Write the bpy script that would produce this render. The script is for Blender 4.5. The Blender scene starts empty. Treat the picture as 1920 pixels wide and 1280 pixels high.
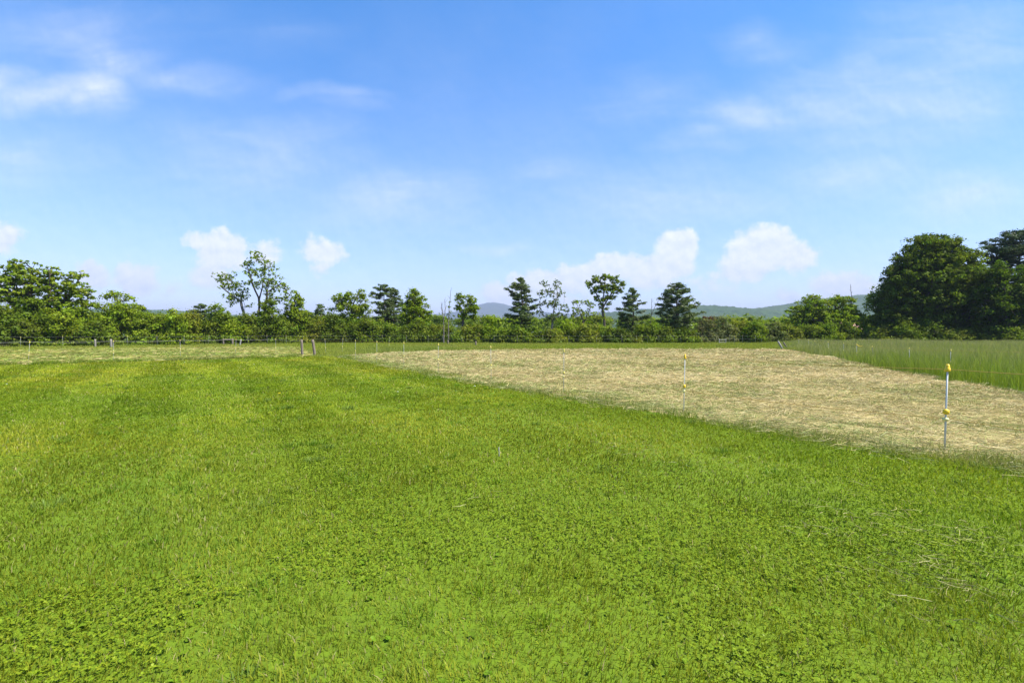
import bpy, math, random
import numpy as np
from mathutils import Vector

SC = bpy.context.scene
COL = SC.collection
R = math.radians
rng = np.random.default_rng(7)
random.seed(7)

# ------------------------------------------------------------------ camera
FPX, CAM_H, HOR = 853.0, 1.48, 623.0            # focal length and horizon row of the 1920 px frame
PITCH = math.atan((640.0 - HOR) / FPX)
cam_data = bpy.data.cameras.new("camera")
cam_data.sensor_width = 36.0
cam_data.lens = FPX / 1920.0 * 36.0
cam_data.clip_start, cam_data.clip_end = 0.05, 30000.0
cam = bpy.data.objects.new("camera", cam_data)
cam.location = (0, 0, CAM_H)
cam.rotation_euler = (R(90) - PITCH, 0, 0)
COL.objects.link(cam)
SC.camera = cam

# ------------------------------------------------------------------ light and exposure
SUN_EL, SUN_AZ = 57.0, 106.0                       # azimuth to the right of the view direction (+Y)
SC.view_settings.view_transform = 'Standard'
SC.view_settings.look = 'None'
SC.view_settings.gamma = 1.0
SC.view_settings.use_curve_mapping = False
SC.view_settings.exposure = 1.7
SC.render.engine = 'CYCLES'
SC.cycles.use_denoising = True
SC.cycles.max_bounces = 8
SC.cycles.diffuse_bounces = 5
SC.cycles.transmission_bounces = 6
SC.cycles.volume_bounces = 0
SC.cycles.sample_clamp_indirect = 6.0

sun_data = bpy.data.lights.new("sun", 'SUN')
sun_data.energy = 3.9
sun_data.angle = R(0.6)
sun_data.color = (1.0, 0.95, 0.86)
sun = bpy.data.objects.new("sun", sun_data)
sd = Vector((math.sin(R(SUN_AZ)) * math.cos(R(SUN_EL)), math.cos(R(SUN_AZ)) * math.cos(R(SUN_EL)), math.sin(R(SUN_EL))))
sun.rotation_euler = sd.to_track_quat('Z', 'Y').to_euler()
sun.location = (20, 10, 60)
COL.objects.link(sun)

# ------------------------------------------------------------------ sky
def build_world():
    w = bpy.data.worlds.new("World")
    SC.world = w
    w.use_nodes = True
    nt = w.node_tree
    nt.nodes.clear()
    N, L = nt.nodes.new, nt.links.new

    def math_(op, a, b=None, c=None, clamp=False):
        n = N('ShaderNodeMath'); n.operation = op; n.use_clamp = clamp
        for i, v in enumerate((a, b, c)):
            if v is None: continue
            if isinstance(v, (int, float)): n.inputs[i].default_value = v
            else: L(v, n.inputs[i])
        return n.outputs[0]

    def vmath(op, a, b=None):
        n = N('ShaderNodeVectorMath'); n.operation = op
        for i, v in enumerate((a, b)):
            if v is None: continue
            if isinstance(v, tuple): n.inputs[i].default_value = v
            else: L(v, n.inputs[i])
        return n.outputs['Value'] if op == 'LENGTH' else n.outputs[0]

    def sstep(x, lo, hi):
        n = N('ShaderNodeMapRange'); n.interpolation_type = 'SMOOTHSTEP'
        L(x, n.inputs['Value'])
        n.inputs['From Min'].default_value = lo; n.inputs['From Max'].default_value = hi
        return n.outputs['Result']

    def noise(vec, scale, detail, rough=0.55, dist=0.0):
        n = N('ShaderNodeTexNoise'); L(vec, n.inputs['Vector'])
        n.inputs['Scale'].default_value = scale; n.inputs['Detail'].default_value = detail
        n.inputs['Roughness'].default_value = rough; n.inputs['Distortion'].default_value = dist
        return n

    tc = N('ShaderNodeTexCoord')
    sep = N('ShaderNodeSeparateXYZ'); L(tc.outputs['Generated'], sep.inputs[0])
    front = sstep(sep.outputs['Y'], 0.1, 0.3)
    ysafe = math_('MAXIMUM', sep.outputs['Y'], 0.1)
    U = math_('DIVIDE', sep.outputs['X'], ysafe)
    V = math_('DIVIDE', sep.outputs['Z'], ysafe)
    cmb = N('ShaderNodeCombineXYZ'); L(U, cmb.inputs[0]); L(V, cmb.inputs[1])
    UV = cmb.outputs[0]

    def blobs(vec, lst):
        out = None
        for (u, v, ru, rv, s) in lst:
            q = vmath('SUBTRACT', vec, ((u - 960) / FPX, (HOR - v) / FPX, 0))
            q = vmath('MULTIPLY', q, (FPX / ru, FPX / rv, 0))
            d = vmath('LENGTH', q)
            m = math_('MULTIPLY', math_('SUBTRACT', 1.0, d), s)
            out = m if out is None else math_('SMOOTH_MAX', out, m, 0.12)
        return out

    # fair-weather cumulus low over the horizon
    wob = noise(UV, 14.0, 3.0)
    wv = vmath('SUBTRACT', wob.outputs['Color'], (0.5, 0.5, 0.5))
    wv = vmath('MULTIPLY', wv, (0.05, 0.045, 0))
    P = vmath('ADD', UV, wv)
    cum = blobs(P, [
        (1436, 466, 92, 58, 1.15), (1400, 495, 80, 42, .9), (1485, 478, 64, 42, .9), (1370, 515, 70, 26, .6),
        (1270, 470, 56, 50, 1.1), (1240, 498, 90, 36, 1.0), (1165, 504, 100, 34, 1.0), (1210, 530, 110, 30, .6),
        (1025, 532, 110, 38, 1.0), (935, 552, 56, 34, .9), (1100, 518, 100, 36, .95), (1060, 560, 130, 26, .45),
        (1585, 540, 95, 38, .95), (1480, 556, 40, 24, .6), (1330, 530, 120, 40, .35), (1660, 545, 70, 30, .6),
        (420, 474, 66, 60, 1.05), (372, 450, 42, 26, .65), (400, 518, 66, 42, .7), (496, 476, 52, 36, .65),
        (256, 522, 60, 44, .95), (176, 520, 50, 44, .9), (605, 472, 66, 38, .75), (600, 502, 50, 30, .4),
        (12, 446, 48, 38, .75), (20, 540, 80, 44, .6), (330, 540, 60, 26, .35)])
    fb = noise(UV, 30.0, 9.0, 0.64)
    dens = math_('ADD', cum, math_('MULTIPLY', math_('SUBTRACT', fb.outputs['Fac'], 0.5), .95))
    cmask = math_('MULTIPLY', sstep(dens, -0.02, 0.50), 0.95)

    # thin cirrus veils higher up
    def streak(angle, sx, sy, scale, seed):
        m = N('ShaderNodeMapping'); L(UV, m.inputs['Vector'])
        m.inputs['Rotation'].default_value = (0, 0, R(angle)); m.inputs['Scale'].default_value = (sx, sy, 1)
        m.inputs['Location'].default_value = (seed, seed * 1.7, 0)
        return noise(m.outputs[0], scale, 6.0, 0.55, 0.6).outputs['Fac']
    wob2 = noise(UV, 3.0, 3.0)
    P2 = vmath('ADD', UV, vmath('MULTIPLY', vmath('SUBTRACT', wob2.outputs['Color'], (.5, .5, .5)), (.35, .16, 0)))
    ci_l = blobs(P2, [(215, 188, 110, 62, .95), (110, 175, 170, 48, .85), (10, 142, 110, 40, .8), (250, 130, 150, 90, .6), (620, 195, 150, 36, .5), (380, 170, 160, 50, .45),
                      (60, 280, 180, 80, .45), (160, 60, 300, 110, .42), (760, 380, 220, 80, .55), (915, 462, 90, 16, .45), (480, 300, 300, 100, .42), (560, 60, 200, 60, .15)])
    ci_r = blobs(P2, [(1390, 225, 210, 70, .85), (1290, 265, 140, 50, .7), (1660, 190, 340, 140, .78), (1430, 80, 170, 60, .55),
                      (1840, 370, 200, 60, .75), (1780, 90, 300, 140, .62), (1180, 190, 190, 90, .45), (1250, 380, 340, 90, .48), (1050, 330, 190, 70, .4), (1600, 330, 260, 70, .5)])
    s1 = streak(10, 1.0, 4.0, 3.6, 3.1)
    s2 = streak(-20, 1.0, 4.0, 3.2, 9.3)
    ci1 = math_('MULTIPLY', math_('MULTIPLY', sstep(ci_l, -.15, 1.0), math_('ADD', .42, math_('MULTIPLY', sstep(s1, .3, .75), .7))), .62)
    ci2 = math_('MULTIPLY', math_('MULTIPLY', sstep(ci_r, -.15, 1.0), math_('ADD', .42, math_('MULTIPLY', sstep(s2, .3, .75), .6))), .54)
    cir = math_('MAXIMUM', ci1, ci2)
    veil = noise(tc.outputs['Generated'], 1.6, 4.0)
    cir = math_('MAXIMUM', cir, math_('MULTIPLY', sstep(veil.outputs['Fac'], .4, .9), .12))
    low = sstep(sep.outputs['Z'], 0.55, 0.0)
    cir = math_('ADD', cir, math_('MULTIPLY', low, .29))
    cmask = math_('MULTIPLY', cmask, front)
    tot = math_('MAXIMUM', cmask, cir)
    tot = math_('MULTIPLY', tot, sstep(sep.outputs['Z'], -0.02, 0.0))

    sky = N('ShaderNodeTexSky'); sky.sky_type = 'NISHITA'; sky.sun_disc = False
    sky.sun_elevation = R(SUN_EL); sky.sun_rotation = R(SUN_AZ)
    sky.altitude = 300; sky.air_density = 1.0; sky.dust_density = 0.3; sky.ozone_density = 4.0
    hs = N('ShaderNodeHueSaturation'); hs.inputs['Saturation'].default_value = 1.34; L(sky.outputs[0], hs.inputs['Color'])
    bg = N('ShaderNodeBackground')
    tm = N('ShaderNodeMix'); tm.data_type = 'RGBA'; tm.blend_type = 'MULTIPLY'; tm.inputs[0].default_value = 1.0
    gm = N('ShaderNodeGamma'); gm.inputs[1].default_value = .86; L(hs.outputs[0], gm.inputs[0]); L(gm.outputs[0], tm.inputs[6]); tm.inputs[7].default_value = (1.09, .945, 1.06, 1)
    L(tm.outputs[2], bg.inputs['Color']); bg.inputs['Strength'].default_value = 0.099
    bc = N('ShaderNodeBackground'); bc.inputs['Strength'].default_value = 0.37
    fb2 = noise(vmath('ADD', UV, (0.006, 0.012, 0)), 30.0, 4.0, 0.6); fb3 = noise(UV, 30.0, 4.0, 0.6)
    rel = math_('ADD', .5, math_('MULTIPLY', math_('SUBTRACT', fb3.outputs['Fac'], fb2.outputs['Fac']), 2.2), clamp=True)
    cc = N('ShaderNodeMix'); cc.data_type = 'RGBA'; L(rel, cc.inputs[0])
    cc.inputs[6].default_value = (.76, .83, .92, 1); cc.inputs[7].default_value = (.97, 1.0, 1.03, 1); L(cc.outputs[2], bc.inputs['Color'])
    mx = N('ShaderNodeMixShader'); L(tot, mx.inputs[0]); L(bg.outputs[0], mx.inputs[1]); L(bc.outputs[0], mx.inputs[2])
    out = N('ShaderNodeOutputWorld'); L(mx.outputs[0], out.inputs['Surface'])
    w.cycles.sampling_method = 'MANUAL'; w.cycles.sample_map_resolution = 512
build_world()

# ------------------------------------------------------------------ helpers
def px(u, v, d):
    """point seen at pixel (u, v) of the 1920 px photograph, d metres ahead of the camera"""
    a, b = (u - 960.0) / FPX, -(v - 640.0) / FPX
    y = math.cos(PITCH) + b * math.sin(PITCH)
    z = b * math.cos(PITCH) - math.sin(PITCH)
    return np.array([a / y * d, d, CAM_H + z / y * d])

def gp(u, v):
    """ground point seen at pixel (u, v)"""
    b = -(v - 640.0) / FPX
    y = math.cos(PITCH) + b * math.sin(PITCH)
    z = b * math.cos(PITCH) - math.sin(PITCH)
    return px(u, v, CAM_H * y / -z)[:2]

def gx(u, d): return (u - 960.0) / FPX * d

def tag(o, label=None, cat=None, group=None, kind=None):
    for k, v in (('label', label), ('category', cat), ('group', group), ('kind', kind)):
        if v: o[k] = v
    return o

def empty(name, loc, rz=0.0):
    o = bpy.data.objects.new(name, None); COL.objects.link(o)
    o.location = loc; o.rotation_euler = (0, 0, rz); o.empty_display_size = 0.3
    return o

def link(name, me, mat, parent=None, loc=(0, 0, 0)):
    o = bpy.data.objects.new(name, me); COL.objects.link(o)
    if mat: me.materials.append(mat)
    o.location = loc
    if parent: o.parent = parent
    return o

def mesh_np(name, verts, faces_by_size, col=None, smooth=False):
    """mesh from numpy arrays; faces_by_size is a list of (n, k) index arrays"""
    me = bpy.data.meshes.new(name)
    verts = np.asarray(verts, np.float32)
    me.vertices.add(len(verts)); me.vertices.foreach_set('co', verts.ravel())
    loops = np.concatenate([f.ravel() for f in faces_by_size]).astype(np.int32)
    sizes = np.concatenate([np.full(len(f), f.shape[1], np.int32) for f in faces_by_size])
    starts = np.concatenate([[0], np.cumsum(sizes)[:-1]]).astype(np.int32)
    me.loops.add(len(loops)); me.loops.foreach_set('vertex_index', loops)
    me.polygons.add(len(sizes)); me.polygons.foreach_set('loop_start', starts)
    if smooth: me.polygons.foreach_set('use_smooth', np.ones(len(sizes), bool))
    if col is not None:
        a = me.color_attributes.new('tint', 'FLOAT_COLOR', 'POINT')
        c = np.ones((len(verts), 4), np.float32); c[:, :3] = col
        a.data.foreach_set('color', c.ravel())
    me.update(calc_edges=True)
    return me

def hash2(ix, iy, seed):
    h = (ix.astype(np.int64) * 374761393 + iy.astype(np.int64) * 668265263 + seed * 1442695041) & 0xFFFFFFFF
    h = ((h ^ (h >> 13)) * 1274126177) & 0xFFFFFFFF
    return ((h ^ (h >> 16)) & 0xFFFF) / 65535.0

def vnoise(x, y, seed=0):
    ix, iy = np.floor(x), np.floor(y); fx, fy = x - ix, y - iy
    fx = fx * fx * (3 - 2 * fx); fy = fy * fy * (3 - 2 * fy)
    a, b = hash2(ix, iy, seed), hash2(ix + 1, iy, seed)
    c, d = hash2(ix, iy + 1, seed), hash2(ix + 1, iy + 1, seed)
    return (a * (1 - fx) + b * fx) * (1 - fy) + (c * (1 - fx) + d * fx) * fy

def fbm(x, y, seed=0, octs=4):
    s, a, t = 0.0, 0.5, 0.0
    for o in range(octs):
        s = s + a * vnoise(x * 2 ** o + 17.3 * o, y * 2 ** o - 9.1 * o, seed + o); t += a; a *= 0.5
    return s / t

def inside(poly, x, y):
    r = np.zeros(len(x), bool); n = len(poly)
    for i in range(n):
        x1, y1 = poly[i]; x2, y2 = poly[(i + 1) % n]
        if y1 == y2: continue
        c = (y1 > y) != (y2 > y)
        r ^= c & (x < (x2 - x1) * (y - y1) / (y2 - y1) + x1)
    return r

def seg_dist(line, x, y):
    best = np.full(len(x), 1e9)
    for (x1, y1), (x2, y2) in zip(line[:-1], line[1:]):
        dx, dy = x2 - x1, y2 - y1
        t = np.clip(((x - x1) * dx + (y - y1) * dy) / (dx * dx + dy * dy), 0, 1)
        best = np.minimum(best, np.hypot(x - x1 - t * dx, y - y1 - t * dy))
    return best

# ------------------------------------------------------------------ materials
def new_mat(name):
    m = bpy.data.materials.new(name); m.use_nodes = True
    nt = m.node_tree; nt.nodes.clear()
    out = nt.nodes.new('ShaderNodeOutputMaterial')
    return m, nt, out

def mat_plain(name, col, rough=0.6, noise_amt=0.25, scale=30.0, spec=0.3, metallic=0.0, bump=0.0):
    m, nt, out = new_mat(name)
    p = nt.nodes.new('ShaderNodeBsdfPrincipled')
    tc = nt.nodes.new('ShaderNodeTexCoord')
    n = nt.nodes.new('ShaderNodeTexNoise'); n.inputs['Scale'].default_value = scale; n.inputs['Detail'].default_value = 5
    nt.links.new(tc.outputs['Object'], n.inputs['Vector'])
    r = nt.nodes.new('ShaderNodeMix'); r.data_type = 'RGBA'
    r.inputs[6].default_value = (*[c * (1 - noise_amt) for c in col], 1)
    r.inputs[7].default_value = (*[min(1, c * (1 + noise_amt)) for c in col], 1)
    nt.links.new(n.outputs['Fac'], r.inputs[0]); nt.links.new(r.outputs[2], p.inputs['Base Color'])
    p.inputs['Roughness'].default_value = rough; p.inputs['Specular IOR Level'].default_value = spec
    p.inputs['Metallic'].default_value = metallic
    if bump:
        b = nt.nodes.new('ShaderNodeBump'); b.inputs['Strength'].default_value = bump; b.inputs['Distance'].default_value = 0.02
        nt.links.new(n.outputs['Fac'], b.inputs['Height']); nt.links.new(b.outputs[0], p.inputs['Normal'])
    nt.links.new(p.outputs[0], out.inputs[0])
    return m

def mat_leaf(name, transl=0.35, gloss=0.02, tint=(1.0, 1.0, 1.0), tr_col=(1.12, 1.20, 0.5)):
    m, nt, out = new_mat(name)
    a = nt.nodes.new('ShaderNodeAttribute'); a.attribute_name = 'tint'
    def mul(c):
        x = nt.nodes.new('ShaderNodeMix'); x.data_type = 'RGBA'; x.blend_type = 'MULTIPLY'
        x.inputs[0].default_value = 1.0; nt.links.new(a.outputs['Color'], x.inputs[6]); x.inputs[7].default_value = (*c, 1)
        return x.outputs[2]
    d = nt.nodes.new('ShaderNodeBsdfDiffuse'); nt.links.new(mul(tint), d.inputs['Color'])
    t = nt.nodes.new('ShaderNodeBsdfTranslucent'); nt.links.new(mul(tr_col), t.inputs['Color'])
    g = nt.nodes.new('ShaderNodeBsdfGlossy'); g.inputs['Roughness'].default_value = 0.45; g.inputs['Color'].default_value = (.8, .8, .8, 1)
    m1 = nt.nodes.new('ShaderNodeMixShader'); m1.inputs[0].default_value = transl
    nt.links.new(d.outputs[0], m1.inputs[1]); nt.links.new(t.outputs[0], m1.inputs[2])
    m2 = nt.nodes.new('ShaderNodeMixShader'); m2.inputs[0].default_value = gloss
    nt.links.new(m1.outputs[0], m2.inputs[1]); nt.links.new(g.outputs[0], m2.inputs[2])
    nt.links.new(m2.outputs[0], out.inputs[0])
    return m

def mat_ground(name, cols, scales, bump=0.4, dist=0.05):
    """ground colour from two noises over three colours"""
    m, nt, out = new_mat(name)
    p = nt.nodes.new('ShaderNodeBsdfPrincipled'); p.inputs['Roughness'].default_value = 0.95; p.inputs['Specular IOR Level'].default_value = 0.1
    tc = nt.nodes.new('ShaderNodeTexCoord')
    def nz(s, det):
        n = nt.nodes.new('ShaderNodeTexNoise'); n.inputs['Scale'].default_value = s; n.inputs['Detail'].default_value = det
        n.inputs['Roughness'].default_value = 0.65
        nt.links.new(tc.outputs['Object'], n.inputs['Vector']); return n.outputs['Fac']
    def ramp(f, lo, hi):
        r = nt.nodes.new('ShaderNodeMapRange'); r.inputs['From Min'].default_value = lo; r.inputs['From Max'].default_value = hi
        nt.links.new(f, r.inputs['Value']); return r.outputs[0]
    n1, n2 = nz(scales[0], 6), nz(scales[1], 8)
    x = nt.nodes.new('ShaderNodeMix'); x.data_type = 'RGBA'
    x.inputs[6].default_value = (*cols[0], 1); x.inputs[7].default_value = (*cols[1], 1); nt.links.new(ramp(n1, .35, .65), x.inputs[0])
    y = nt.nodes.new('ShaderNodeMix'); y.data_type = 'RGBA'
    nt.links.new(x.outputs[2], y.inputs[6]); y.inputs[7].default_value = (*cols[2], 1); nt.links.new(ramp(n2, .42, .75), y.inputs[0])
    nt.links.new(y.outputs[2], p.inputs['Base Color'])
    b = nt.nodes.new('ShaderNodeBump'); b.inputs['Strength'].default_value = bump; b.inputs['Distance'].default_value = dist
    nt.links.new(n2, b.inputs['Height']); nt.links.new(b.outputs[0], p.inputs['Normal'])
    nt.links.new(p.outputs[0], out.inputs[0])
    return m

M_ground = mat_ground('meadow_soil', [(.07, .11, .02), (.09, .12, .03), (.05, .08, .02)], (.08, 3.0))
M_lawn = mat_ground('lawn_soil', [(.085, .145, .008), (.115, .17, .010), (.06, .09, .010)], (.5, 25.0), .5, .03)
M_hay = mat_ground('hay_litter', [(.34, .28, .12), (.38, .32, .14), (.20, .17, .06)], (.7, 18.0), .7, .05)
M_hill = mat_ground('forest_canopy', [(.030, .060, .016), (.048, .078, .022), (.018, .036, .014)], (.006, .045), .6, 4.0)
M_mount = mat_ground('mountain_forest', [(.035, .055, .03), (.05, .065, .04), (.03, .04, .03)], (.0015, .008), .3, 10.0)
M_grass = mat_leaf('grass_blade', 0.38, 0.008)
M_straw = mat_leaf('dry_straw', 0.15, 0.02, (1, 1, 1), (1.05, 1.0, .8))
M_leaf = mat_leaf('broad_leaf', 0.46, 0.004)
M_needle = mat_leaf('pine_needle', 0.32, 0.02)
M_bark = mat_plain('bark', (.085, .07, .055), .95, .45, 6.0, .1, bump=.5)
M_palebark = mat_plain('pale_bark', (.19, .175, .15), .95, .4, 6.0, .1, bump=.4)
M_deadwood = mat_plain('dead_wood', (.15, .135, .12), .95, .3, 5.0, .1)
M_greywood = mat_plain('weathered_wood', (.15, .125, .10), .95, .4, 14.0, .1, bump=.6)
M_lightwood = mat_plain('pale_weathered_wood', (.28, .265, .24), .9, .25, 14.0, .15, bump=.4)
M_white = mat_plain('white_plastic', (.52, .52, .50), .45, .10, 25.0, .4)
M_yellow = mat_plain('yellow_plastic', (.78, .50, .02), .4, .10, 40.0, .4)
M_cream = mat_plain('faded_yellow_plastic', (.66, .60, .24), .5, .12, 40.0, .35)
M_rod = mat_plain('weathered_rod', (.30, .31, .29), .6, .15, 25.0, .3)
M_dullyellow = mat_plain('dull_yellow_plastic', (.52, .44, .10), .55, .15, 40.0, .3)
M_black = mat_plain('dark_rod', (.05, .055, .06), .5, .2, 30.0, .4)
M_rope = mat_plain('fence_rope', (.30, .21, .05), .8, .45, 60.0, .15)
M_wire = mat_plain('pale_wire', (.27, .27, .24), .6, .25, 20.0, .3)
M_petal_y = mat_plain('yellow_petal', (.80, .55, .02), .7, .1, 90.0, .1)
M_petal_w = mat_plain('white_petal', (.80, .80, .76), .7, .05, 90.0, .1)
M_roof = mat_plain('faded_red_roof', (.36, .21, .17), .8, .2, 2.0, .2)
M_barnwall = mat_plain('barn_board', (.30, .25, .21), .9, .2, 3.0, .1)

# ------------------------------------------------------------------ plan of the fields (metres, camera at the origin looking along +Y)
FRONT = [gp(u, v) for u, v in ((1775, 856), (1640, 836), (1500, 812), (1284, 780), (1100, 748), (920, 719), (780, 696), (690, 677), (640, 668.5))]
dv = FRONT[0] - FRONT[3]; dv = dv / np.hypot(*dv)
FRONT = [p + np.array([-.81, -.59]) * (.16 if i < 6 else .05) for i, p in enumerate(FRONT)]
FRONT = [FRONT[0] + dv * 9.0, FRONT[0] + dv * 4.5] + FRONT
RIGHT = [gp(u, v) for u, v in ((1466, 656.5), (1500, 661), (1560, 673), (1700, 703), (1920, 741))]
RIGHT += [np.array([11.2, 8.0]), np.array([10.8, 4.5])]
FAR = [gp(u, v) for u, v in ((672, 666), (740, 662), (830, 659), (960, 656.5), (1200, 655.5), (1430, 655.5))]
HAY = [tuple(p) for p in FRONT + FAR + RIGHT]
LEFT_EDGE = [gp(u, v) for u, v in ((-260, 693), (0, 684.5), (160, 680.5), (300, 676.5), (480, 671.5), (592, 667.5))]
LEFT_FAR = [gp(u, v) for u, v in ((560, 651.5), (400, 651.5), (250, 653.5), (100, 656), (-260, 660))]
LHAY = [tuple(p) for p in LEFT_EDGE + LEFT_FAR]
LAWN = [tuple(p) for p in FRONT + LEFT_EDGE[::-1]] + [(-40, 14), (-36, -4), (FRONT[0][0], -4)]

def hedge_d(u):
    return float(np.interp(u, [-200, 0, 150, 300, 450, 560, 700, 1000, 1300, 1600, 1920, 2200], [42, 46, 49, 52, 57, 61, 65, 62, 64, 66, 62, 58]))

# ------------------------------------------------------------------ ground sheets
def build_ground():
    xs = np.concatenate([[-8600, -4000, -1000, -400], np.linspace(-200, 200, 41), [400, 1000, 4000, 8600]])
    ys = np.concatenate([[-300, -60], np.linspace(-20, 300, 41), [500, 900, 1800, 4000, 9000]])
    X, Y = np.meshgrid(xs, ys)
    v = np.stack([X.ravel(), Y.ravel(), np.zeros(X.size)], 1)
    n, m = len(xs), len(ys)
    i = (np.arange(m - 1)[:, None] * n + np.arange(n - 1)[None]).ravel()
    f = np.stack([i, i + 1, i + 1 + n, i + n], 1)
    tag(link('ground', mesh_np('ground', v, [f]), M_ground), kind='structure')

def sheet(name, poly, z, mat):
    import bmesh
    bm = bmesh.new()
    bm.faces.new([bm.verts.new((x, y, z)) for x, y in poly])
    bmesh.ops.recalc_face_normals(bm, faces=bm.faces)
    if bm.faces[:][0].normal.z < 0: bmesh.ops.reverse_faces(bm, faces=bm.faces)
    me = bpy.data.meshes.new(name); bm.to_mesh(me); bm.free()
    return tag(link(name, me, mat), kind='structure')

def hay_z(x, y):
    u, w = x * .59 - y * .81, x * .81 + y * .59
    row = np.clip(fbm(u * .25, w * 1.5, 44, 4) - .5, 0, 1)
    return 0.016 + .12 * row + 0.085 * np.clip(fbm(x * .9, y * .9, 41, 5) - .36, 0, 1) * 2.0 + .05 * np.clip(fbm(x * 3.1, y * 3.1, 47, 3) - .5, 0, 1)

def hay_bed(name, poly, step0, mat):
    P = np.array(poly)
    x0, x1, y0, y1 = P[:, 0].min(), P[:, 0].max(), P[:, 1].min(), P[:, 1].max()
    xs = np.arange(x0 - step0, x1 + 2 * step0, step0); ys = np.arange(y0 - step0, y1 + 2 * step0, step0)
    X, Y = np.meshgrid(xs, ys); x, y = X.ravel(), Y.ravel()
    ins = inside(poly, x, y)
    d = seg_dist([tuple(p) for p in poly] + [tuple(poly[0])], x, y)
    edge = np.where(ins, np.clip(d / .5, 0, 1), 0)
    z = 0.006 + edge * hay_z(x, y)
    n, m = len(xs), len(ys)
    i = (np.arange(m - 1)[:, None] * n + np.arange(n - 1)[None]).ravel()
    f = np.stack([i, i + 1, i + 1 + n, i + n], 1)
    f = f[ins[f].sum(1) >= 3]
    used = np.unique(f); remap = np.zeros(len(x), int); remap[used] = np.arange(len(used))
    tag(link(name, mesh_np(name, np.stack([x, y, z], 1)[used], [remap[f]], smooth=True), mat), kind='structure')

build_ground()
sheet('lawn', LAWN, 0.004, M_lawn)
hay_bed('hayfield', HAY, 0.14, M_hay)
hay_bed('hayfield', LHAY, 0.2, M_hay)

# ------------------------------------------------------------------ hills
def hill(name, mat, d0, depth, prof, step, rough, bump_amp, bump_scale, seed):
    """a ridge d0 metres off; prof lists (u, v) of its skyline, depth the run of its near slope"""
    pu = np.array([p[0] for p in prof]); pv = np.array([p[1] for p in prof])
    u0, u1 = pu.min(), pu.max()
    x0, x1 = gx(u0, d0), gx(u1, d0)
    xs = np.arange(x0, x1 + step, step); ts = np.linspace(0, 1.5, max(8, int(depth * 1.5 / step)))
    X, T = np.meshgrid(xs, ts)
    top = np.interp(X.ravel(), gx(pu, d0), (HOR - pv) / FPX * d0 + CAM_H)
    t = T.ravel()
    shape = np.where(t <= 1, np.sin(np.clip(t, 0, 1) * math.pi / 2) ** 1.15, np.cos((np.clip(t, 1, 1.5) - 1) * math.pi))
    x = X.ravel(); y = d0 - depth + t * depth
    gul = (fbm(x / (depth * .35), y / (depth * .8), seed, 4) - .5) * rough * top * np.sin(np.clip(t, 0, 1) * math.pi)
    cell = fbm(x / bump_scale, y / bump_scale, seed + 5, 3)
    z = -1.0 + (top + 1.0) * shape + gul + (cell - .5) * bump_amp * np.clip(shape * 3, 0, 1)
    n, m = len(xs), len(ts)
    i = (np.arange(m - 1)[:, None] * n + np.arange(n - 1)[None]).ravel()
    f = np.stack([i, i + 1, i + 1 + n, i + n], 1)
    tag(link(name, mesh_np(name, np.stack([x, y, z], 1), [f], smooth=True), mat), kind='structure')

hill('hill', M_hill, 1900, 950, [(1050, 610), (1130, 588), (1200, 583), (1260, 578), (1304, 575), (1335, 580), (1362, 586), (1395, 582), (1450, 575), (1500, 567), (1560, 559), (1630, 552), (1700, 546), (1800, 538), (1950, 532), (2150, 545), (2400, 600)], 7.0, .35, 14.0, 14.0, 3)
hill('hill', M_hill, 1500, 600, [(-500, 596), (-200, 584), (40, 580), (150, 583), (270, 581), (350, 584), (430, 590), (520, 598), (600, 606)], 7.0, .25, 10.0, 13.0, 9)
hill('mountain', M_mount, 5600, 1900, [(640, 612), (760, 600), (810, 592), (840, 588), (870, 583), (895, 573), (915, 569), (928, 568.5), (945, 571), (965, 577), (1000, 585), (1060, 590), (1110, 586), (1150, 589), (1230, 600), (1330, 614)], 42, .3, 26.0, 100.0, 13)

# ------------------------------------------------------------------ blades and strands
def blades(x, y, z, h, w, az, lean, laz, col, name, mat, bent=True, tipcol=None):
    n = len(x)
    fx, fy = np.cos(az) * w * .5, np.sin(az) * w * .5
    lx, ly = np.cos(laz) * np.sin(lean) * h, np.sin(laz) * np.sin(lean) * h
    lz = np.cos(lean) * h
    base = np.stack([x, y, z], 1)
    side = np.stack([fx, fy, np.zeros(n)], 1)
    up = np.stack([lx, ly, lz], 1)
    if bent:
        mid = base + np.stack([lx * .35, ly * .35, lz * .62], 1)
        tip = base + up
        v = np.stack([base - side, base + side, mid + side * .8, mid - side * .8, tip], 1).reshape(-1, 3)
        k = np.arange(n)[:, None] * 5
        fs = [k + np.array([[0, 1, 2, 3]]), k + np.array([[3, 2, 4]])]
        c = np.repeat(col, 5, 0)
        if tipcol is not None: c.reshape(n, 5, 3)[:, 4] = tipcol
    else:
        v = np.stack([base - side, base + side, base + up], 1).reshape(-1, 3)
        fs = [np.arange(n)[:, None] * 3 + np.array([[0, 1, 2]])]
        c = np.repeat(col, 3, 0)
        if tipcol is not None: c.reshape(n, 3, 3)[:, 2] = tipcol
    return v, fs, c

def join(parts):
    vs, fs, cs, off = [], [], [], 0
    for v, f, c in parts:
        vs.append(v); cs.append(c); fs += [g + off for g in f]; off += len(v)
    return np.concatenate(vs), fs, np.concatenate(cs)

def sample_wedge(n, d0, d1, p, k=1.28, pad=1.0):
    """n points, density falling as d**-p"""
    e = 2.0 - p
    d = (rng.random(n) * (d1 ** e - d0 ** e) + d0 ** e) ** (1 / e)
    x = (rng.random(n) * 2 - 1) * (k * d + pad)
    return x, d

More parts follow.
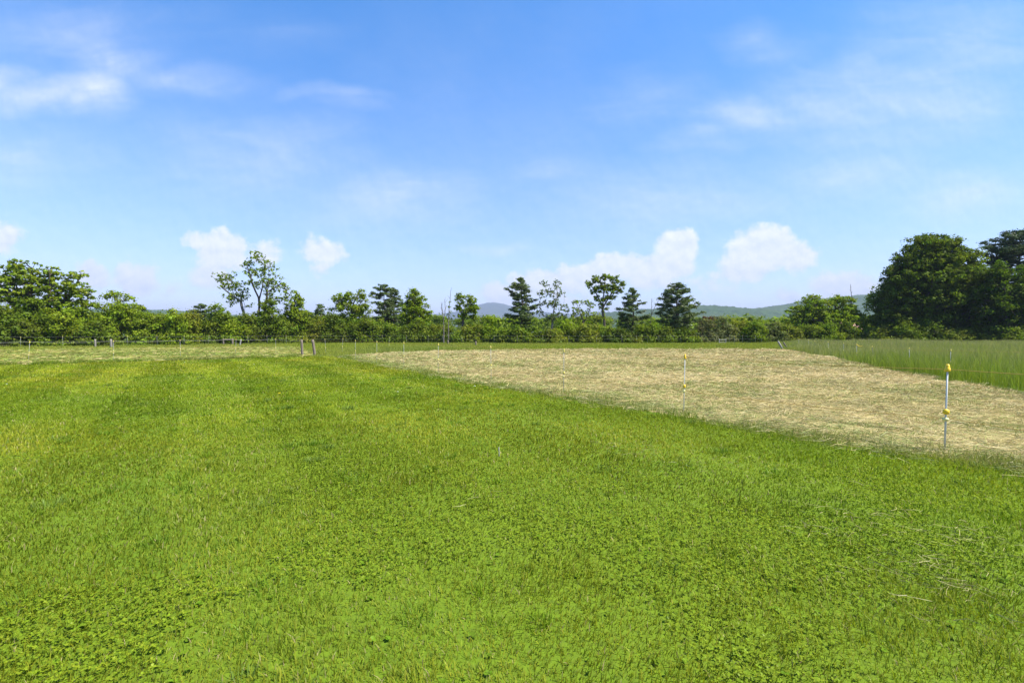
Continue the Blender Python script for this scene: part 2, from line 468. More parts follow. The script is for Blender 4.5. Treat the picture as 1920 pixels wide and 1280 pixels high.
def patchcol(x, y, cols, seed, s=.6):
    """mix of plant colours in patches"""
    a = np.clip((fbm(x * s, y * s, seed, 4) - .3) / .4, 0, 1)[:, None]
    b = np.clip((fbm(x * s * .35 + 5, y * s * .35, seed + 9, 3) - .35) / .3, 0, 1)[:, None]
    c0, c1, c2 = [np.array(c) for c in cols]
    c = (c0 * (1 - a) + c1 * a) * (1 - .55 * b) + c2 * .55 * b
    return c * (1 + (rng.random((len(x), 1)) - .5) * .5) * (1 + (rng.random((len(x), 3)) - .5) * .14)

LAWN_COLS = [(.126, .182, .012), (.170, .218, .013), (.212, .216, .019)]

def build_lawn_grass():
    parts = []
    jit = lambda x, y: (x + (fbm(x * 1.3, y * 1.3, 71, 4) - .5) * 1.0, y + (fbm(x * 1.3 + 40, y * 1.3, 72, 4) - .5) * 1.0)
    for (n, d0, d1, p, bent) in ((1080000, 1.1, 34.0, 1.5, True),):
        x, y = sample_wedge(n, d0, d1, p, 1.3, 3.2)
        k = inside(LAWN, *jit(x, y)); x, y = x[k], y[k]; n = len(x)
        lush = fbm(x * .8, y * .8, 3, 4)
        h = (.018 + .038 * lush ** 1.5) * (.6 + .9 * rng.random(n)) * (1 + .012 * y)
        tuft = fbm(x * 2.7, y * 2.7, 15, 2); h *= 1 + np.clip(tuft - .62, 0, 1) * 3.2
        w = .0040 * (.6 + .8 * rng.random(n)) * np.maximum(1, y / 2.2) ** .85
        stripe = np.sign(np.sin((x * .81 + y * .59) * math.pi / 1.15 + (fbm(x * .4, y * .4, 77, 2) - .5) * 2.0))
        laz = np.where(rng.random(n) < .55, math.atan2(.81, -.59) + (stripe < 0) * math.pi, 0) + rng.normal(0, .9, n)
        laz = np.where(rng.random(n) < .3, rng.random(n) * 6.283, laz)
        lean = np.abs(rng.normal(.65, .32, n))
        az = rng.random(n) * math.pi
        c = patchcol(x, y, LAWN_COLS, 21)
        pt = np.clip((fbm(x * .45, y * .45, 131, 4) - .5) / .16, -1, 1)[:, None]; st2 = stripe[:, None]
        c = c * 1.10 * (1 + .035 * st2) * np.where(pt > 0, 1 + pt * np.array([.13, .07, .08]), 1 + pt * np.array([.16, .10, .05]))
        dry = rng.random(n) < .035 + .05 * np.clip(fbm(x * 1.1, y * 1.1, 81, 3) - .5, 0, 1)
        c[dry] = np.array((.30, .26, .11)) * (.7 + .6 * rng.random((dry.sum(), 1)))
        parts.append(blades(x, y, np.full(n, .004), h, w, az, np.clip(lean, 0, 1.25), laz, c, '', None, bent))
    # coarse tussocks standing a little proud of the mown turf
    m = 420; tx, ty = sample_wedge(m, 1.6, 16.0, .7)
    cnt = rng.integers(25, 70, m); idx = np.repeat(np.arange(m), cnt); n = len(idx)
    sp = .05 + .11 * rng.random(m)
    a = rng.random(n) * 6.283; q = sp[idx] * np.sqrt(rng.random(n))
    x, y = tx[idx] + np.cos(a) * q, ty[idx] + np.sin(a) * q
    k = inside(LAWN, x, y); x, y, a, idx = x[k], y[k], a[k], idx[k]; n = len(x)
    hh = (.045 + .05 * rng.random(m))[idx] * (.6 + .6 * rng.random(n))
    ct = np.array([(.105, .185, .014), (.135, .215, .012), (.125, .185, .032)])[rng.integers(0, 3, m)][idx] * (.75 + .5 * rng.random((n, 1)))
    parts.append(blades(x, y, np.full(n, .004), hh, .0042 * (.6 + .8 * rng.random(n)) * np.maximum(1, y / 2.6) ** .8, rng.random(n) * math.pi, np.abs(rng.normal(.6, .3, n)).clip(0, 1.3), a + rng.normal(0, .5, n), ct, '', None, True))
    v, f, c = join(parts)
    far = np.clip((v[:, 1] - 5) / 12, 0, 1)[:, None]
    c = c * (1 - far) + c * np.array([1.24, 1.15, 1.1]) * far  # paler grazing-angle look of the distant turf put into the blade colour
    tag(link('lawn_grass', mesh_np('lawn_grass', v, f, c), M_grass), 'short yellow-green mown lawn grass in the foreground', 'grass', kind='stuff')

def leaflets(cx, cy, cz, r, az, tilt, col):
    """round, slightly folded leaflets: hexagons of two halves"""
    n = len(cx)
    ca, sa = np.cos(az), np.sin(az)
    L = [(0, 0, 0), (.55, .62, .12), (1.15, .75, .1), (1.75, .38, .02), (1.62, 0, -.06), (1.75, -.38, .02), (1.15, -.75, .1), (.55, -.62, .12)]
    out = []
    for (a, b, hgt) in L:
        lx, ly, lz = a * r * np.cos(tilt), b * r, a * r * np.sin(tilt) + hgt * r
        out.append(np.stack([cx + lx * ca - ly * sa, cy + lx * sa + ly * ca, cz + lz], 1))
    v = np.stack(out, 1).reshape(-1, 3)
    k = np.arange(n)[:, None] * 8
    return v, [k + np.array([[0, 4, 3, 2, 1]]), k + np.array([[0, 7, 6, 5, 4]])], np.repeat(col, 8, 0)

def build_clover():
    parts = []
    n = 300000
    x, y = sample_wedge(n, 1.1, 13.0, .9, 1.3, 3.2)
    pm = fbm(x * .9, y * .9, 33, 4) + .25 * fbm(x * 4, y * 4, 35, 2)
    k = inside(LAWN, x, y) & (pm > .54 + .12 * rng.random(n) + .012 * np.maximum(0, y - 4)); x, y = x[k], y[k]; n = len(x)
    z = .018 + .032 * rng.random(n); r = .0050 * (.6 + .9 * rng.random(n)) * np.maximum(1, y / 6)
    a0 = rng.random(n) * 6.283
    col = patchcol(x, y, [(.130, .194, .012), (.176, .236, .013), (.154, .214, .014)], 91, 1.5)
    for j in range(3):
        parts.append(leaflets(x, y, z, r, a0 + j * 2.094 + rng.normal(0, .15, n), rng.normal(.1, .35, n), col))
    # broad rosette weeds
    n = 1300
    x, y = sample_wedge(n, 1.35, 11.0, .9)
    k = inside(LAWN, x, y) & (fbm(x * .5, y * .5, 37, 3) > .5); x, y = x[k], y[k]; n = len(x)
    r = .0085 * (.6 + .9 * rng.random(n)); a0 = rng.random(n) * 6.283
    col = patchcol(x, y, [(.09, .165, .008), (.135, .215, .012), (.115, .19, .012)], 95, 1.5)
    for j in range(5):
        parts.append(leaflets(x, y, np.full(n, .014) + .012 * rng.random(n), r * (.8 + .4 * rng.random(n)), a0 + j * 1.257 + rng.normal(0, .2, n), rng.normal(.14, .15, n), col))
    v, f, c = join(parts)
    tag(link('clover', mesh_np('clover', v, f, c), M_grass), 'patches of round-leaved clover and weeds growing through the lawn', 'clover', kind='stuff')

def strands(x, y, z, ln, w, az, tilt, bend, col):
    """lying stalks of two bent segments"""
    n = len(x)
    dx, dy = np.cos(az), np.sin(az)
    dx2, dy2 = np.cos(az + bend), np.sin(az + bend)
    p0 = np.stack([x, y, z], 1)
    p1 = p0 + np.stack([dx * np.cos(tilt), dy * np.cos(tilt), np.sin(tilt)], 1) * (ln * .5)[:, None]
    p2 = p1 + np.stack([dx2, dy2, -.6 * np.sin(tilt)], 1) * (ln * .5)[:, None]
    roll = rng.random(n) * math.pi
    s = np.stack([-dy * np.cos(roll), dx * np.cos(roll), np.abs(np.sin(roll))], 1) * (w * .5)[:, None]
    v = np.stack([p0 - s, p0 + s, p1 + s, p1 - s, p2 + s * .6, p2 - s * .6], 1).reshape(-1, 3)
    k = np.arange(n)[:, None] * 6
    return v, [k + np.array([[0, 1, 2, 3]]), k + np.array([[3, 2, 4, 5]])], np.repeat(col, 6, 0)

STRAW = [(.455, .372, .178), (.37, .305, .14), (.53, .44, .23)]

def strawcol(x, y, n, green):
    c = patchcol(x, y, STRAW, 51, 1.0)
    g = rng.random(n) < green
    c[g] = (np.array((.22, .26, .075)) * (.6 + .8 * rng.random((n, 1))))[g]
    b = rng.random(n) < .10
    c[b] *= .6
    cl = np.clip((fbm(x * .8, y * 1.6, 58, 4) - .5) / .15, 0, 1)[:, None]
    c = c * (1 - .55 * cl) + c * np.array([.62, .68, .58]) * .55 * cl
    return c

def build_hay():
    parts = []
    FL = [tuple(p) for p in FRONT]
    jx = lambda x, y: x + (fbm(x * 1.1, y * 1.1, 61, 4) - .5) * 1.3
    jy = lambda x, y: y + (fbm(x * 1.1 + 30, y * 1.1, 62, 4) - .5) * 1.3
    n = 860000
    x, y = sample_wedge(n, 2.5, 41.0, 1.15, 1.3)
    k = inside(HAY, jx(x, y), jy(x, y)); x, y = x[k], y[k]; n = len(x)
    df = seg_dist(FL, x, y)
    gpatch = np.clip((fbm(x * .55, y * .9, 55, 4) - .52) / .12, 0, 1)
    keep = rng.random(n) > .35 * np.clip((fbm(x * 2.2, y * 2.2, 57, 3) - .55) / .15, 0, 1)
    x, y, df, gpatch = x[keep], y[keep], df[keep], gpatch[keep]; n = len(x)
    sc = np.maximum(1, y / 6)
    ln = (.07 + .22 * rng.random(n) ** 1.5) * sc ** .25
    w = .0034 * (.6 + .8 * rng.random(n)) * sc ** .85
    z = .012 + np.clip(df / .4, .15, 1) * hay_z(x, y) * (.8 + .3 * rng.random(n)) + .02 * rng.random(n) ** 2
    az = rng.normal(.25, .9, n) + (rng.random(n) < .45) * rng.random(n) * 6.28
    tilt = rng.normal(.10, .24, n)
    green = .06 + .55 * np.exp(-(df / .75) ** 2) + .28 * gpatch + .24 * np.clip((fbm(x * .16, y * .35, 59, 3) - .45) / .2, 0, 1)
    c = strawcol(x, y, n, green)
    parts.append(strands(x, y, z, ln, w, az, tilt, rng.normal(0, .5, n), c))
    # clippings spilled over the edge on to the lawn
    L = np.array(FRONT); seg = np.hypot(*(L[1:] - L[:-1]).T); mp = np.maximum((L[1:, 1] + L[:-1, 1]) / 2, 3)
    m = 12000; k_ = rng.choice(len(seg), m, p=seg / mp / (seg / mp).sum()); t = rng.random(m)
    p = L[k_] + (L[k_ + 1] - L[k_]) * t[:, None]
    clus = fbm(p[:, 0] * .9, p[:, 1] * .9, 66, 3)
    p = p + np.array([-.81, -.59]) * (rng.normal(.05, .22, m))[:, None]
    g_ = (clus > .42) & (p[:, 1] > 1.5); p = p[g_]; n = len(p); x, y = p[:, 0], p[:, 1]
    parts.append(strands(x, y, .02 + .04 * rng.random(n), (.08 + .2 * rng.random(n)), .0034 * (.6 + .8 * rng.random(n)) * np.maximum(1, y / 6) ** .85, rng.random(n) * 6.28, rng.normal(.12, .22, n), rng.normal(0, .6, n), strawcol(x, y, n, .6)))
    # left hayfield
    n = 150000
    x, y = sample_wedge(n, 16.0, 47.0, .9, 1.35)
    k = inside(LHAY, x, y + (fbm(x * .5, y * .5, 63, 3) - .5) * 1.5) & (x < 0); x, y = x[k], y[k]; n = len(x)
    z = .02 + hay_z(x, y) + .03 * rng.random(n)
    sw = np.clip((fbm(x * .12, y * .5, 65, 3) - .42) / .15, 0, 1)
    c = strawcol(x, y, n, .85 - .45 * sw) * np.array([.70, .80, .44])
    parts.append(strands(x, y, z, .15 + .3 * rng.random(n), .018 * (.6 + .8 * rng.random(n)), rng.normal(.1, .9, n), rng.normal(.08, .2, n), rng.normal(0, .5, n), c))
    v, f, c = join(parts)
    tag(link('loose_hay', mesh_np('loose_hay', v, f, c), M_straw), 'cut dry hay lying loose over the mown fields', 'hay', kind='stuff')

    # wisps blown on to the lawn
    spots = [(1710, 1070, .4, 85), (1790, 1010, .4, 60), (1630, 990, .4, 45), (1560, 1015, .25, 30), (1760, 1110, .3, 40), (1870, 1040, .3, 30), (1180, 850, .7, 90), (1330, 880, .7, 70), (940, 935, .5, 18), (1830, 1160, .4, 24), (1560, 940, .6, 50)]
    X, Y = [], []
    for (u, v_, s, m) in spots:
        g = gp(u, v_); X.append(g[0] + rng.normal(0, s * .55, m)); Y.append(g[1] + rng.normal(0, s * .4, m))
    x, y = np.concatenate(X), np.concatenate(Y); n = len(x)
    z = .04 + .03 * rng.random(n)
    c = np.array((.30, .275, .115)) * (.6 + .8 * rng.random((n, 1)))
    v, f, c = strands(x, y, z, .04 + .12 * rng.random(n) ** 1.5, .0022 * (.6 + .8 * rng.random(n)), rng.random(n) * 6.28, rng.normal(.05, .12, n), rng.normal(0, .6, n), c)
    tag(link('straw_wisps', mesh_np('straw_wisps', v, f, c), M_straw), 'thin wisps of straw blown on to the lawn at lower right', 'straw', kind='stuff')

def build_rough_grass():
    """meadow, field margins and the ragged green edge of the lawn"""
    parts = []
    # tall meadow on the right and the strips behind the hay
    n = 640000
    x, y = sample_wedge(n, 7.0, 70.0, 1.15, 1.35)
    jx = x + (fbm(x * .9, y * .9, 61, 4) - .5) * 1.3; jy = y + (fbm(x * .9 + 30, y * .9, 62, 4) - .5) * 1.3
    out = ~inside(HAY, jx, jy) & ~inside(LHAY, x, y) & ~inside(LAWN, x, y)
    x, y = x[out], y[out]; n = len(x)
    hd = np.interp(x / y * FPX + 960, [-200, 0, 150, 300, 450, 560, 700, 1000, 1300, 1600, 1920, 2200], [42, 46, 49, 52, 57, 61, 65, 62, 64, 66, 62, 58])
    k = y < hd + 1.0; x, y, hd = x[k], y[k], hd[k]; n = len(x)
    u = x / y * FPX + 960
    right = np.clip((u - 1440) / 60, 0, 1)
    lum = fbm(x * .35, y * .35, 101, 4)
    mown = np.clip((hd - 1.5 - y) / 2, 0, 1)
    h = (.17 + .36 * right) * (.55 + .75 * rng.random(n)) * (.7 + .6 * lum)
    h *= 1 + right * (fbm(x * .25, y * .25, 121, 3) - .5) * .9
    h *= np.where(mown < .5, 1.7 - .6 * right, 1.0)
    mid = np.exp(-((u - 770) / 130) ** 2) * np.exp(-((y - 35) / 9) ** 2)
    h *= 1 + 1.0 * mid
    w = .0055 * (.6 + .8 * rng.random(n)) * np.maximum(1, y / 9) ** .95
    col = patchcol(x, y, [(.140, .200, .022), (.175, .225, .032), (.21, .23, .075)], 103, .3)
    lite = patchcol(x, y, [(.20, .235, .025), (.22, .25, .03), (.25, .25, .05)], 107, .3)
    gold = (right * np.clip((y - 13) / 16, 0, 1) * (.15 + .5 * fbm(x * .2, y * .35, 123, 3)))[:, None]
    col = col * (1 - gold) + np.array((.25, .245, .11)) * (.75 + .5 * rng.random((n, 1))) * gold
    m = ((1 - right) * mown * (1 - .7 * mid))[:, None]
    col = col * (1 - m) + lite * m
    tip = col * 1.1
    seed = (rng.random(n) < .25 + .4 * np.clip((y - 18) / 30, 0, 1) * right) & (right > .3)
    tip[seed] = np.array((.30, .255, .17)) * (.7 + .6 * rng.random((seed.sum(), 1)))
    parts.append(blades(x, y, np.zeros(n), h, w, rng.random(n) * math.pi, np.abs(rng.normal(.25, .22, n)), rng.random(n) * 6.28, col, '', None, True, tip))
    # ragged edge between lawn and hay
    for line, m, d_, hh in ((FRONT, 42000, .22, .075), (LEFT_EDGE, 20000, .35, .11)):
        L = np.array(line); seg = np.hypot(*(L[1:] - L[:-1]).T)
        mp = (L[1:, 1] + L[:-1, 1]) / 2
        pr = seg / np.maximum(mp, 3) ** .9; pr /= pr.sum()
        s = rng.choice(len(seg), m, p=pr); t = rng.random(m)
        p = L[s] + (L[s + 1] - L[s]) * t[:, None]
        nrm = np.array([L[s + 1][:, 1] - L[s][:, 1], L[s][:, 0] - L[s + 1][:, 0]]).T / seg[s][:, None]
        p = p + nrm * rng.normal(0, d_, m)[:, None]
        x, y = p[:, 0] + (fbm(p[:, 0] * 1.1, p[:, 1] * 1.1, 61, 4) - .5) * .6, p[:, 1]
        tuft = fbm(x * 1.7, y * 1.7, 111, 3)
        k = (rng.random(m) < np.clip((tuft - .42) / .2, .06, 1)) & (y > 1.0); x, y, tuft = x[k], y[k], tuft[k]; n = len(x)
        h = hh * (.5 + rng.random(n)) * (.5 + 1.3 * tuft)
        w = .0045 * (.6 + .8 * rng.random(n)) * np.maximum(1, y / 6)
        c = patchcol(x, y, [(.11, .165, .014), (.15, .20, .018), (.24, .23, .08)], 113, 1.2)
        parts.append(blades(x, y, np.full(n, .004), h, w, rng.random(n) * math.pi, np.abs(rng.normal(.6, .35, n)).clip(0, 1.3), rng.random(n) * 6.28, c, '', None, True))
    # green regrowth patches in the hay
    n = 90000
    x, y = sample_wedge(n, 3.0, 38.0, 1.1, 1.3)
    k = inside(HAY, x, y); x, y = x[k], y[k]
    k = (fbm(x * .55, y * .9, 55, 4) > .56) & (rng.random(len(x)) < .8); x, y = x[k], y[k]; n = len(x)
    h = .05 + .09 * rng.random(n); w = .0042 * np.maximum(1, y / 6)
    c = patchcol(x, y, [(.11, .15, .025), (.15, .18, .04), (.20, .19, .06)], 117, 1.0)
    parts.append(blades(x, y, .02 + hay_z(x, y) * .7, h, w, rng.random(n) * math.pi, np.abs(rng.normal(.6, .3, n)).clip(0, 1.2), rng.random(n) * 6.28, c, '', None, True))
    v, f, c = join(parts)
    tag(link('meadow_grass', mesh_np('meadow_grass', v, f, c), M_grass), 'tall uncut meadow grass along and behind the hayfield', 'grass', kind='stuff')

build_lawn_grass()
build_clover()
build_hay()
build_rough_grass()

# ------------------------------------------------------------------ trees
def frusta(segs, sides=6):
    """segs: list of (p0, p1, r0, r1) -> verts, faces"""
    P0 = np.array([s[0] for s in segs]); P1 = np.array([s[1] for s in segs])
    R0 = np.array([s[2] for s in segs]); R1 = np.array([s[3] for s in segs])
    D = P1 - P0; D /= np.maximum(np.linalg.norm(D, axis=1), 1e-6)[:, None]
    ref = np.where(np.abs(D[:, 2:3]) > .9, np.array([[1.0, 0, 0]]), np.array([[0, 0, 1.0]]))
    A = np.cross(D, ref); A /= np.linalg.norm(A, axis=1)[:, None]; B = np.cross(D, A)
    n = len(segs); ang = np.arange(sides) / sides * 2 * math.pi
    ring = lambda P, r: P[:, None] + (A[:, None] * np.cos(ang)[None, :, None] + B[:, None] * np.sin(ang)[None, :, None]) * r[:, None, None]
    v = np.concatenate([ring(P0, R0), ring(P1, R1)], 1).reshape(-1, 3)
    k = np.arange(n)[:, None] * 2 * sides
    fs = [k + np.array([[j, (j + 1) % sides, sides + (j + 1) % sides, sides + j]]) for j in range(sides)]
    return v, [np.concatenate(fs)]

def leaf_cloud(centers, radii, flat, per, size, cols, up=.5, aspect=1.0, shell=.5):
    """leaf-sized faces spread through clumps"""
    m = len(centers)
    cnt = np.maximum(6, (per * (radii / radii.mean()) ** 2).astype(int))
    idx = np.repeat(np.arange(m), cnt); n = len(idx)
    d = rng.normal(size=(n, 3)); d /= np.linalg.norm(d, axis=1)[:, None]
    rr = rng.random(n) ** shell
    off = d * (rr * radii[idx] * (.6 + .7 * rng.random(n) ** 1.5 + .25 * (rng.random(n) < .08)))[:, None]; off[:, 2] *= flat
    c = centers[idx] + off
    nrm = d * 1.0 + rng.normal(size=(n, 3)) * .45; nrm[:, 2] += up; nrm /= np.linalg.norm(nrm, axis=1)[:, None]
    a = np.cross(nrm, rng.normal(size=(n, 3))); a /= np.linalg.norm(a, axis=1)[:, None]
    b = np.cross(nrm, a)
    s = size * (.55 + .9 * rng.random(n))
    a *= (s * .62)[:, None]; b *= (s * .42 * aspect)[:, None]
    v = np.stack([c - a, c + b - a * .1, c + a, c - b - a * .1], 1).reshape(-1, 3)
    f = [np.arange(n)[:, None] * 4 + np.array([[0, 1, 2, 3]])]
    cc = cols[idx] * (1 + (rng.random((n, 1)) - .5) * .5) * (1 + (rng.random((n, 3)) - .5) * .12)
    return v, f, np.repeat(cc, 4, 0)

def grow(stems, clumps, r_tip, r_pow, flare):
    """skeleton: stems are polylines; each clump is joined to the nearest lower wood"""
    nodes, par = [], []
    for st in stems:
        prev = -1
        if nodes and st[0][2] > .3:
            prev = int(np.argmin(np.linalg.norm(np.array(nodes) - st[0], axis=1))); st = [nodes[prev] + (st[1] - nodes[prev]) * .12] + list(st[1:])
        for a, b in zip(st[:-1], st[1:]):
            k = max(2, int(np.linalg.norm(b - a) / .6))
            for i in range(k):
                nodes.append(a + (b - a) * i / k); par.append(prev); prev = len(nodes) - 1
        nodes.append(st[-1]); par.append(prev)
    nodes = [n + np.array([*rng.normal(0, .04, 2), 0]) if p >= 0 else n for n, p in zip(nodes, par)]
    base = np.array(nodes)
    order = np.argsort([np.min(np.linalg.norm(base - c, axis=1)) for c in clumps])
    w = {}
    for i in order:
        c = clumps[i]; A = np.array(nodes)
        dd = A - c
        cost = np.linalg.norm(dd, axis=1) + 1.2 * np.maximum(0, dd[:, 2] + .25 * np.hypot(dd[:, 0], dd[:, 1]))
        j = int(np.argmin(cost)); p = nodes[j]; L = np.linalg.norm(c - p)
        if L > .9:
            k = int(L / .7) + 1; prev = j
            sag = np.array([rng.normal(0, .10 * L), rng.normal(0, .10 * L), -.10 * L])
            for t in range(1, k + 1):
                q = t / (k + 1); nodes.append(p + (c - p) * q + sag * math.sin(q * math.pi)); par.append(prev); prev = len(nodes) - 1
            nodes.append(c); par.append(prev)
        else:
            nodes.append(c); par.append(j)
        w[len(nodes) - 1] = 1.0
    n = len(nodes); wt = np.zeros(n)
    for k_, v_ in w.items(): wt[k_] += v_
    for i in range(n - 1, -1, -1):
        if par[i] >= 0 and par[i] < i: wt[par[i]] += max(wt[i], .5)
    rad = r_tip * np.maximum(wt, 1) ** r_pow
    segs = []
    for i in range(n):
        if par[i] >= 0:
            r0, r1 = rad[par[i]], rad[i]
            if r0 > r1 * 1.7: r0 = r1 * 1.35
            fl = 1 + flare * math.exp(-max(nodes[par[i]][2], 0) / .5)
            segs.append((nodes[par[i]], nodes[i], r0 * fl, r1))
    return segs

def broadleaf(name, u, d, stems, lobes, col, label, cat='tree', leaf=.20, per=55, clump=.75, dens=1.0, flat=.7, shellbias=.45,
              bark=None, r_tip=.022, r_pow=.47, spread=.22, up=.5, group=None, depth=1.0, grow_=1.14):
    """stems and lobes are given where the photograph shows them, at d metres; lobes: (u, v, ru, rv)"""
    org = np.array([gx(u, d), d, 0.0])
    k = d / FPX
    if cat == 'tree': clump *= .80; per = max(6, int(per * .72)); leaf *= .94
    S = []
    for st in stems:
        pts = []
        off = rng.normal(0, .25)
        for i, (a, b) in enumerate(st):
            p = px(a, b, d) if b is not None else np.array([gx(a, d), d, -.1])
            p[1] += off * i; pts.append(p)
        S.append(pts)
    C, Rr, K = [], [], []
    for (a, b, ru, rv) in lobes:
        c0 = px(a, b, d); rx, rz = ru * k * grow_, rv * k * grow_; ry = rx * .9 * depth
        vol = 4.19 * rx * ry * rz
        m = max(6, int(dens * vol / (clump ** 3 * 4.19 * .55) * .75))
        q = rng.normal(size=(m, 3)); q /= np.linalg.norm(q, axis=1)[:, None]
        q *= (rng.random(m) ** shellbias)[:, None]
        C.append(c0 + q * np.maximum(.15, np.array([rx, ry, rz]) - clump * np.array([.45, .45, .45 * flat])))
        Rr.append(clump * (.6 + .75 * rng.random(m)))
    C = np.concatenate(C); Rr = np.concatenate(Rr)
    C[:, 2] = np.maximum(C[:, 2], .25)
    colr = np.array(col)[None] * (1 + (rng.random((len(C), 1)) - .5) * 2 * spread) * (1 + (rng.random((len(C), 3)) - .5) * .16)
    v, f, c = leaf_cloud(C, Rr, flat, per, leaf, colr, up)
    e = tag(empty(name, org), label, cat, group)
    segs = grow(S, C, r_tip, r_pow, .5)
    tv, tf = frusta(segs)
    tv = tv - org
    link('trunk' if cat == 'tree' else 'stem', mesh_np('trunk', tv, tf, smooth=True), bark or M_bark, e)
    link('crown' if cat == 'tree' else 'foliage', mesh_np('crown', v - org, f, c), M_leaf, e)
    return e

def pine(name, u, d, prof, col, label, lean=0.0, step=.42, per=44, gap=.12, group=None, vtop=None, droop=0.0, pad=.5):
    """prof: (v, left px, right px) from the tip downward"""
    prof = sorted(prof); org = np.array([gx(u, d), d, 0.0]); k = d / FPX
    pv = [p[0] for p in prof]
    top = px(u, prof[0][0], d)[2]; bot = px(u, prof[-1][0], d)[2]
    zz = lambda z: HOR - (z - CAM_H) / k
    segs = []; C, Rr = [], []
    nt_ = 22
    axis = lambda z: np.array([org[0] + lean * z + .12 * math.sin(z * .8 + u), d + .1 * math.cos(z * .7 + u), z])
    r0 = .016 * top + .05
    for i in range(nt_):
        a, b = -.1 + (top + .1) * i / nt_, -.1 + (top + .1) * (i + 1) / nt_
        segs.append((axis(a), axis(b), r0 * (1 - i / nt_) + .025, r0 * (1 - (i + 1) / nt_) + .02))
    z = top - .25
    C.append(axis(top - .1)); Rr.append(.28)
    while z > max(bot, .35):
        frac = (top - z) / top
        nb = random.randint(4, 6); a0 = random.random() * 6.28
        for j in range(nb):
            if random.random() < gap: continue
            az = a0 + j * 6.283 / nb + random.gauss(0, .25)
            lw = np.interp(zz(z), pv, [p[1] for p in prof]) * k; rw = np.interp(zz(z), pv, [p[2] for p in prof]) * k
            ca = math.cos(az)
            Lr = (rw if ca > 0 else lw); Ls = .5 * (lw + rw)
            L = (abs(ca) * Lr + (1 - abs(ca)) * Ls) * random.uniform(.72, 1.06)
            if L < .2: L = .2
            p0 = axis(min(z + random.gauss(0, .16), top - .2)); rise = random.uniform(.02, .28) * (1 - frac) - droop * frac * .3 + .05
            pts = [p0]
            nseg = 4
            for s in range(1, nseg + 1):
                q = s / nseg
                pts.append(p0 + np.array([ca * L * q, math.sin(az) * L * q, L * (rise * q - .10 * q + .18 * q * q)]))
            rb = .012 + .012 * L
            for s in range(nseg):
                segs.append((pts[s], pts[s + 1], rb * (1 - s / nseg) + .008, rb * (1 - (s + 1) / nseg) + .006))
            m = max(2, int(L / .42))
            for s in range(m):
                q = .28 + .72 * (s + random.random()) / m if L > .8 else random.random()
                q = min(q, 1.0)
                i0 = min(int(q * nseg), nseg - 1); t = q * nseg - i0
                p = pts[i0] + (pts[i0 + 1] - pts[i0]) * t
                sp = .22 * L * (1 - .4 * q)
                side = random.gauss(0, sp)
                C.append(p + np.array([-math.sin(az) * side, ca * side, random.uniform(-.02, .14)]))
                Rr.append(pad * random.uniform(.6, 1.15) * (.75 + .25 * min(L / 2, 1)))
        z -= step * random.uniform(.75, 1.3) * (.75 + .5 * frac)
    C, Rr = np.array(C), np.array(Rr)
    colr = np.array(col)[None] * (1 + (rng.random((len(C), 1)) - .5) * .5) * (1 + (rng.random((len(C), 3)) - .5) * .14)
    v, f, c = leaf_cloud(C, Rr, .42, per, .26, colr, .35, .42, .6)
    e = tag(empty(name, org), label, 'tree', group)
    tv, tf = frusta(segs, 5)
    link('trunk', mesh_np('trunk', tv - org, tf, smooth=True), M_bark, e)
    link('crown', mesh_np('crown', v - org, f, c), M_needle, e)
    return e

DARK, MID, LIME, OLIVE, FRESH = (.100, .140, .012), (.126, .176, .014), (.165, .225, .016), (.155, .182, .018), (.160, .218, .012)
PINE = (.080, .115, .028)
TG = 'trees standing in the hedgerow'

def D(u, b=0.0): return hedge_d(u) + b

# --- left side
broadleaf('maple_tree', 46, D(46, 3), [[(47, None), (46, 600), (44, 560), (40, 520), (38, 500)], [(46, 585), (60, 550), (62, 510)]],
          [(38, 500, 34, 16), (14, 512, 24, 12), (58, 520, 36, 14), (22, 530, 40, 12), (58, 546, 42, 13), (12, 552, 42, 12), (40, 566, 48, 12), (44, 584, 46, 12), (-30, 530, 40, 30)],
          LIME, 'bright green maple with flat layered boughs at the left border', dens=.46, flat=.5, per=24, clump=.44, leaf=.22, spread=.22, r_pow=.45, grow_=1.0)
broadleaf('maple_tree', 104, D(104, 2.5), [[(104, None), (103, 610), (104, 570), (108, 530), (110, 505)], [(104, 590), (122, 555), (135, 525), (142, 508)], [(103, 585), (88, 552), (80, 520)]],
          [(92, 508, 16, 14), (110, 512, 22, 14), (140, 515, 20, 14), (84, 530, 22, 16), (112, 540, 40, 20), (145, 540, 30, 16), (160, 552, 24, 12), (120, 566, 46, 12), (84, 562, 24, 12), (152, 570, 26, 8), (112, 584, 50, 12)],
          LIME, 'broad bright green maple with layered boughs, second tree from the left', dens=.46, flat=.5, per=24, clump=.44, leaf=.22, spread=.22, grow_=1.0)
broadleaf('round_tree', 226, D(226, 1.5), [[(226, None), (226, 610), (224, 575), (220, 552)], [(226, 600), (240, 575)], [(226, 600), (206, 580)]],
          [(212, 556, 16, 9), (232, 560, 18, 9), (226, 592, 40, 34), (248, 604, 34, 32), (204, 606, 30, 30), (262, 622, 24, 20)],
          FRESH, 'round bushy tree with thin twiggy top right of the two maples', dens=.9, per=60, clump=.75)
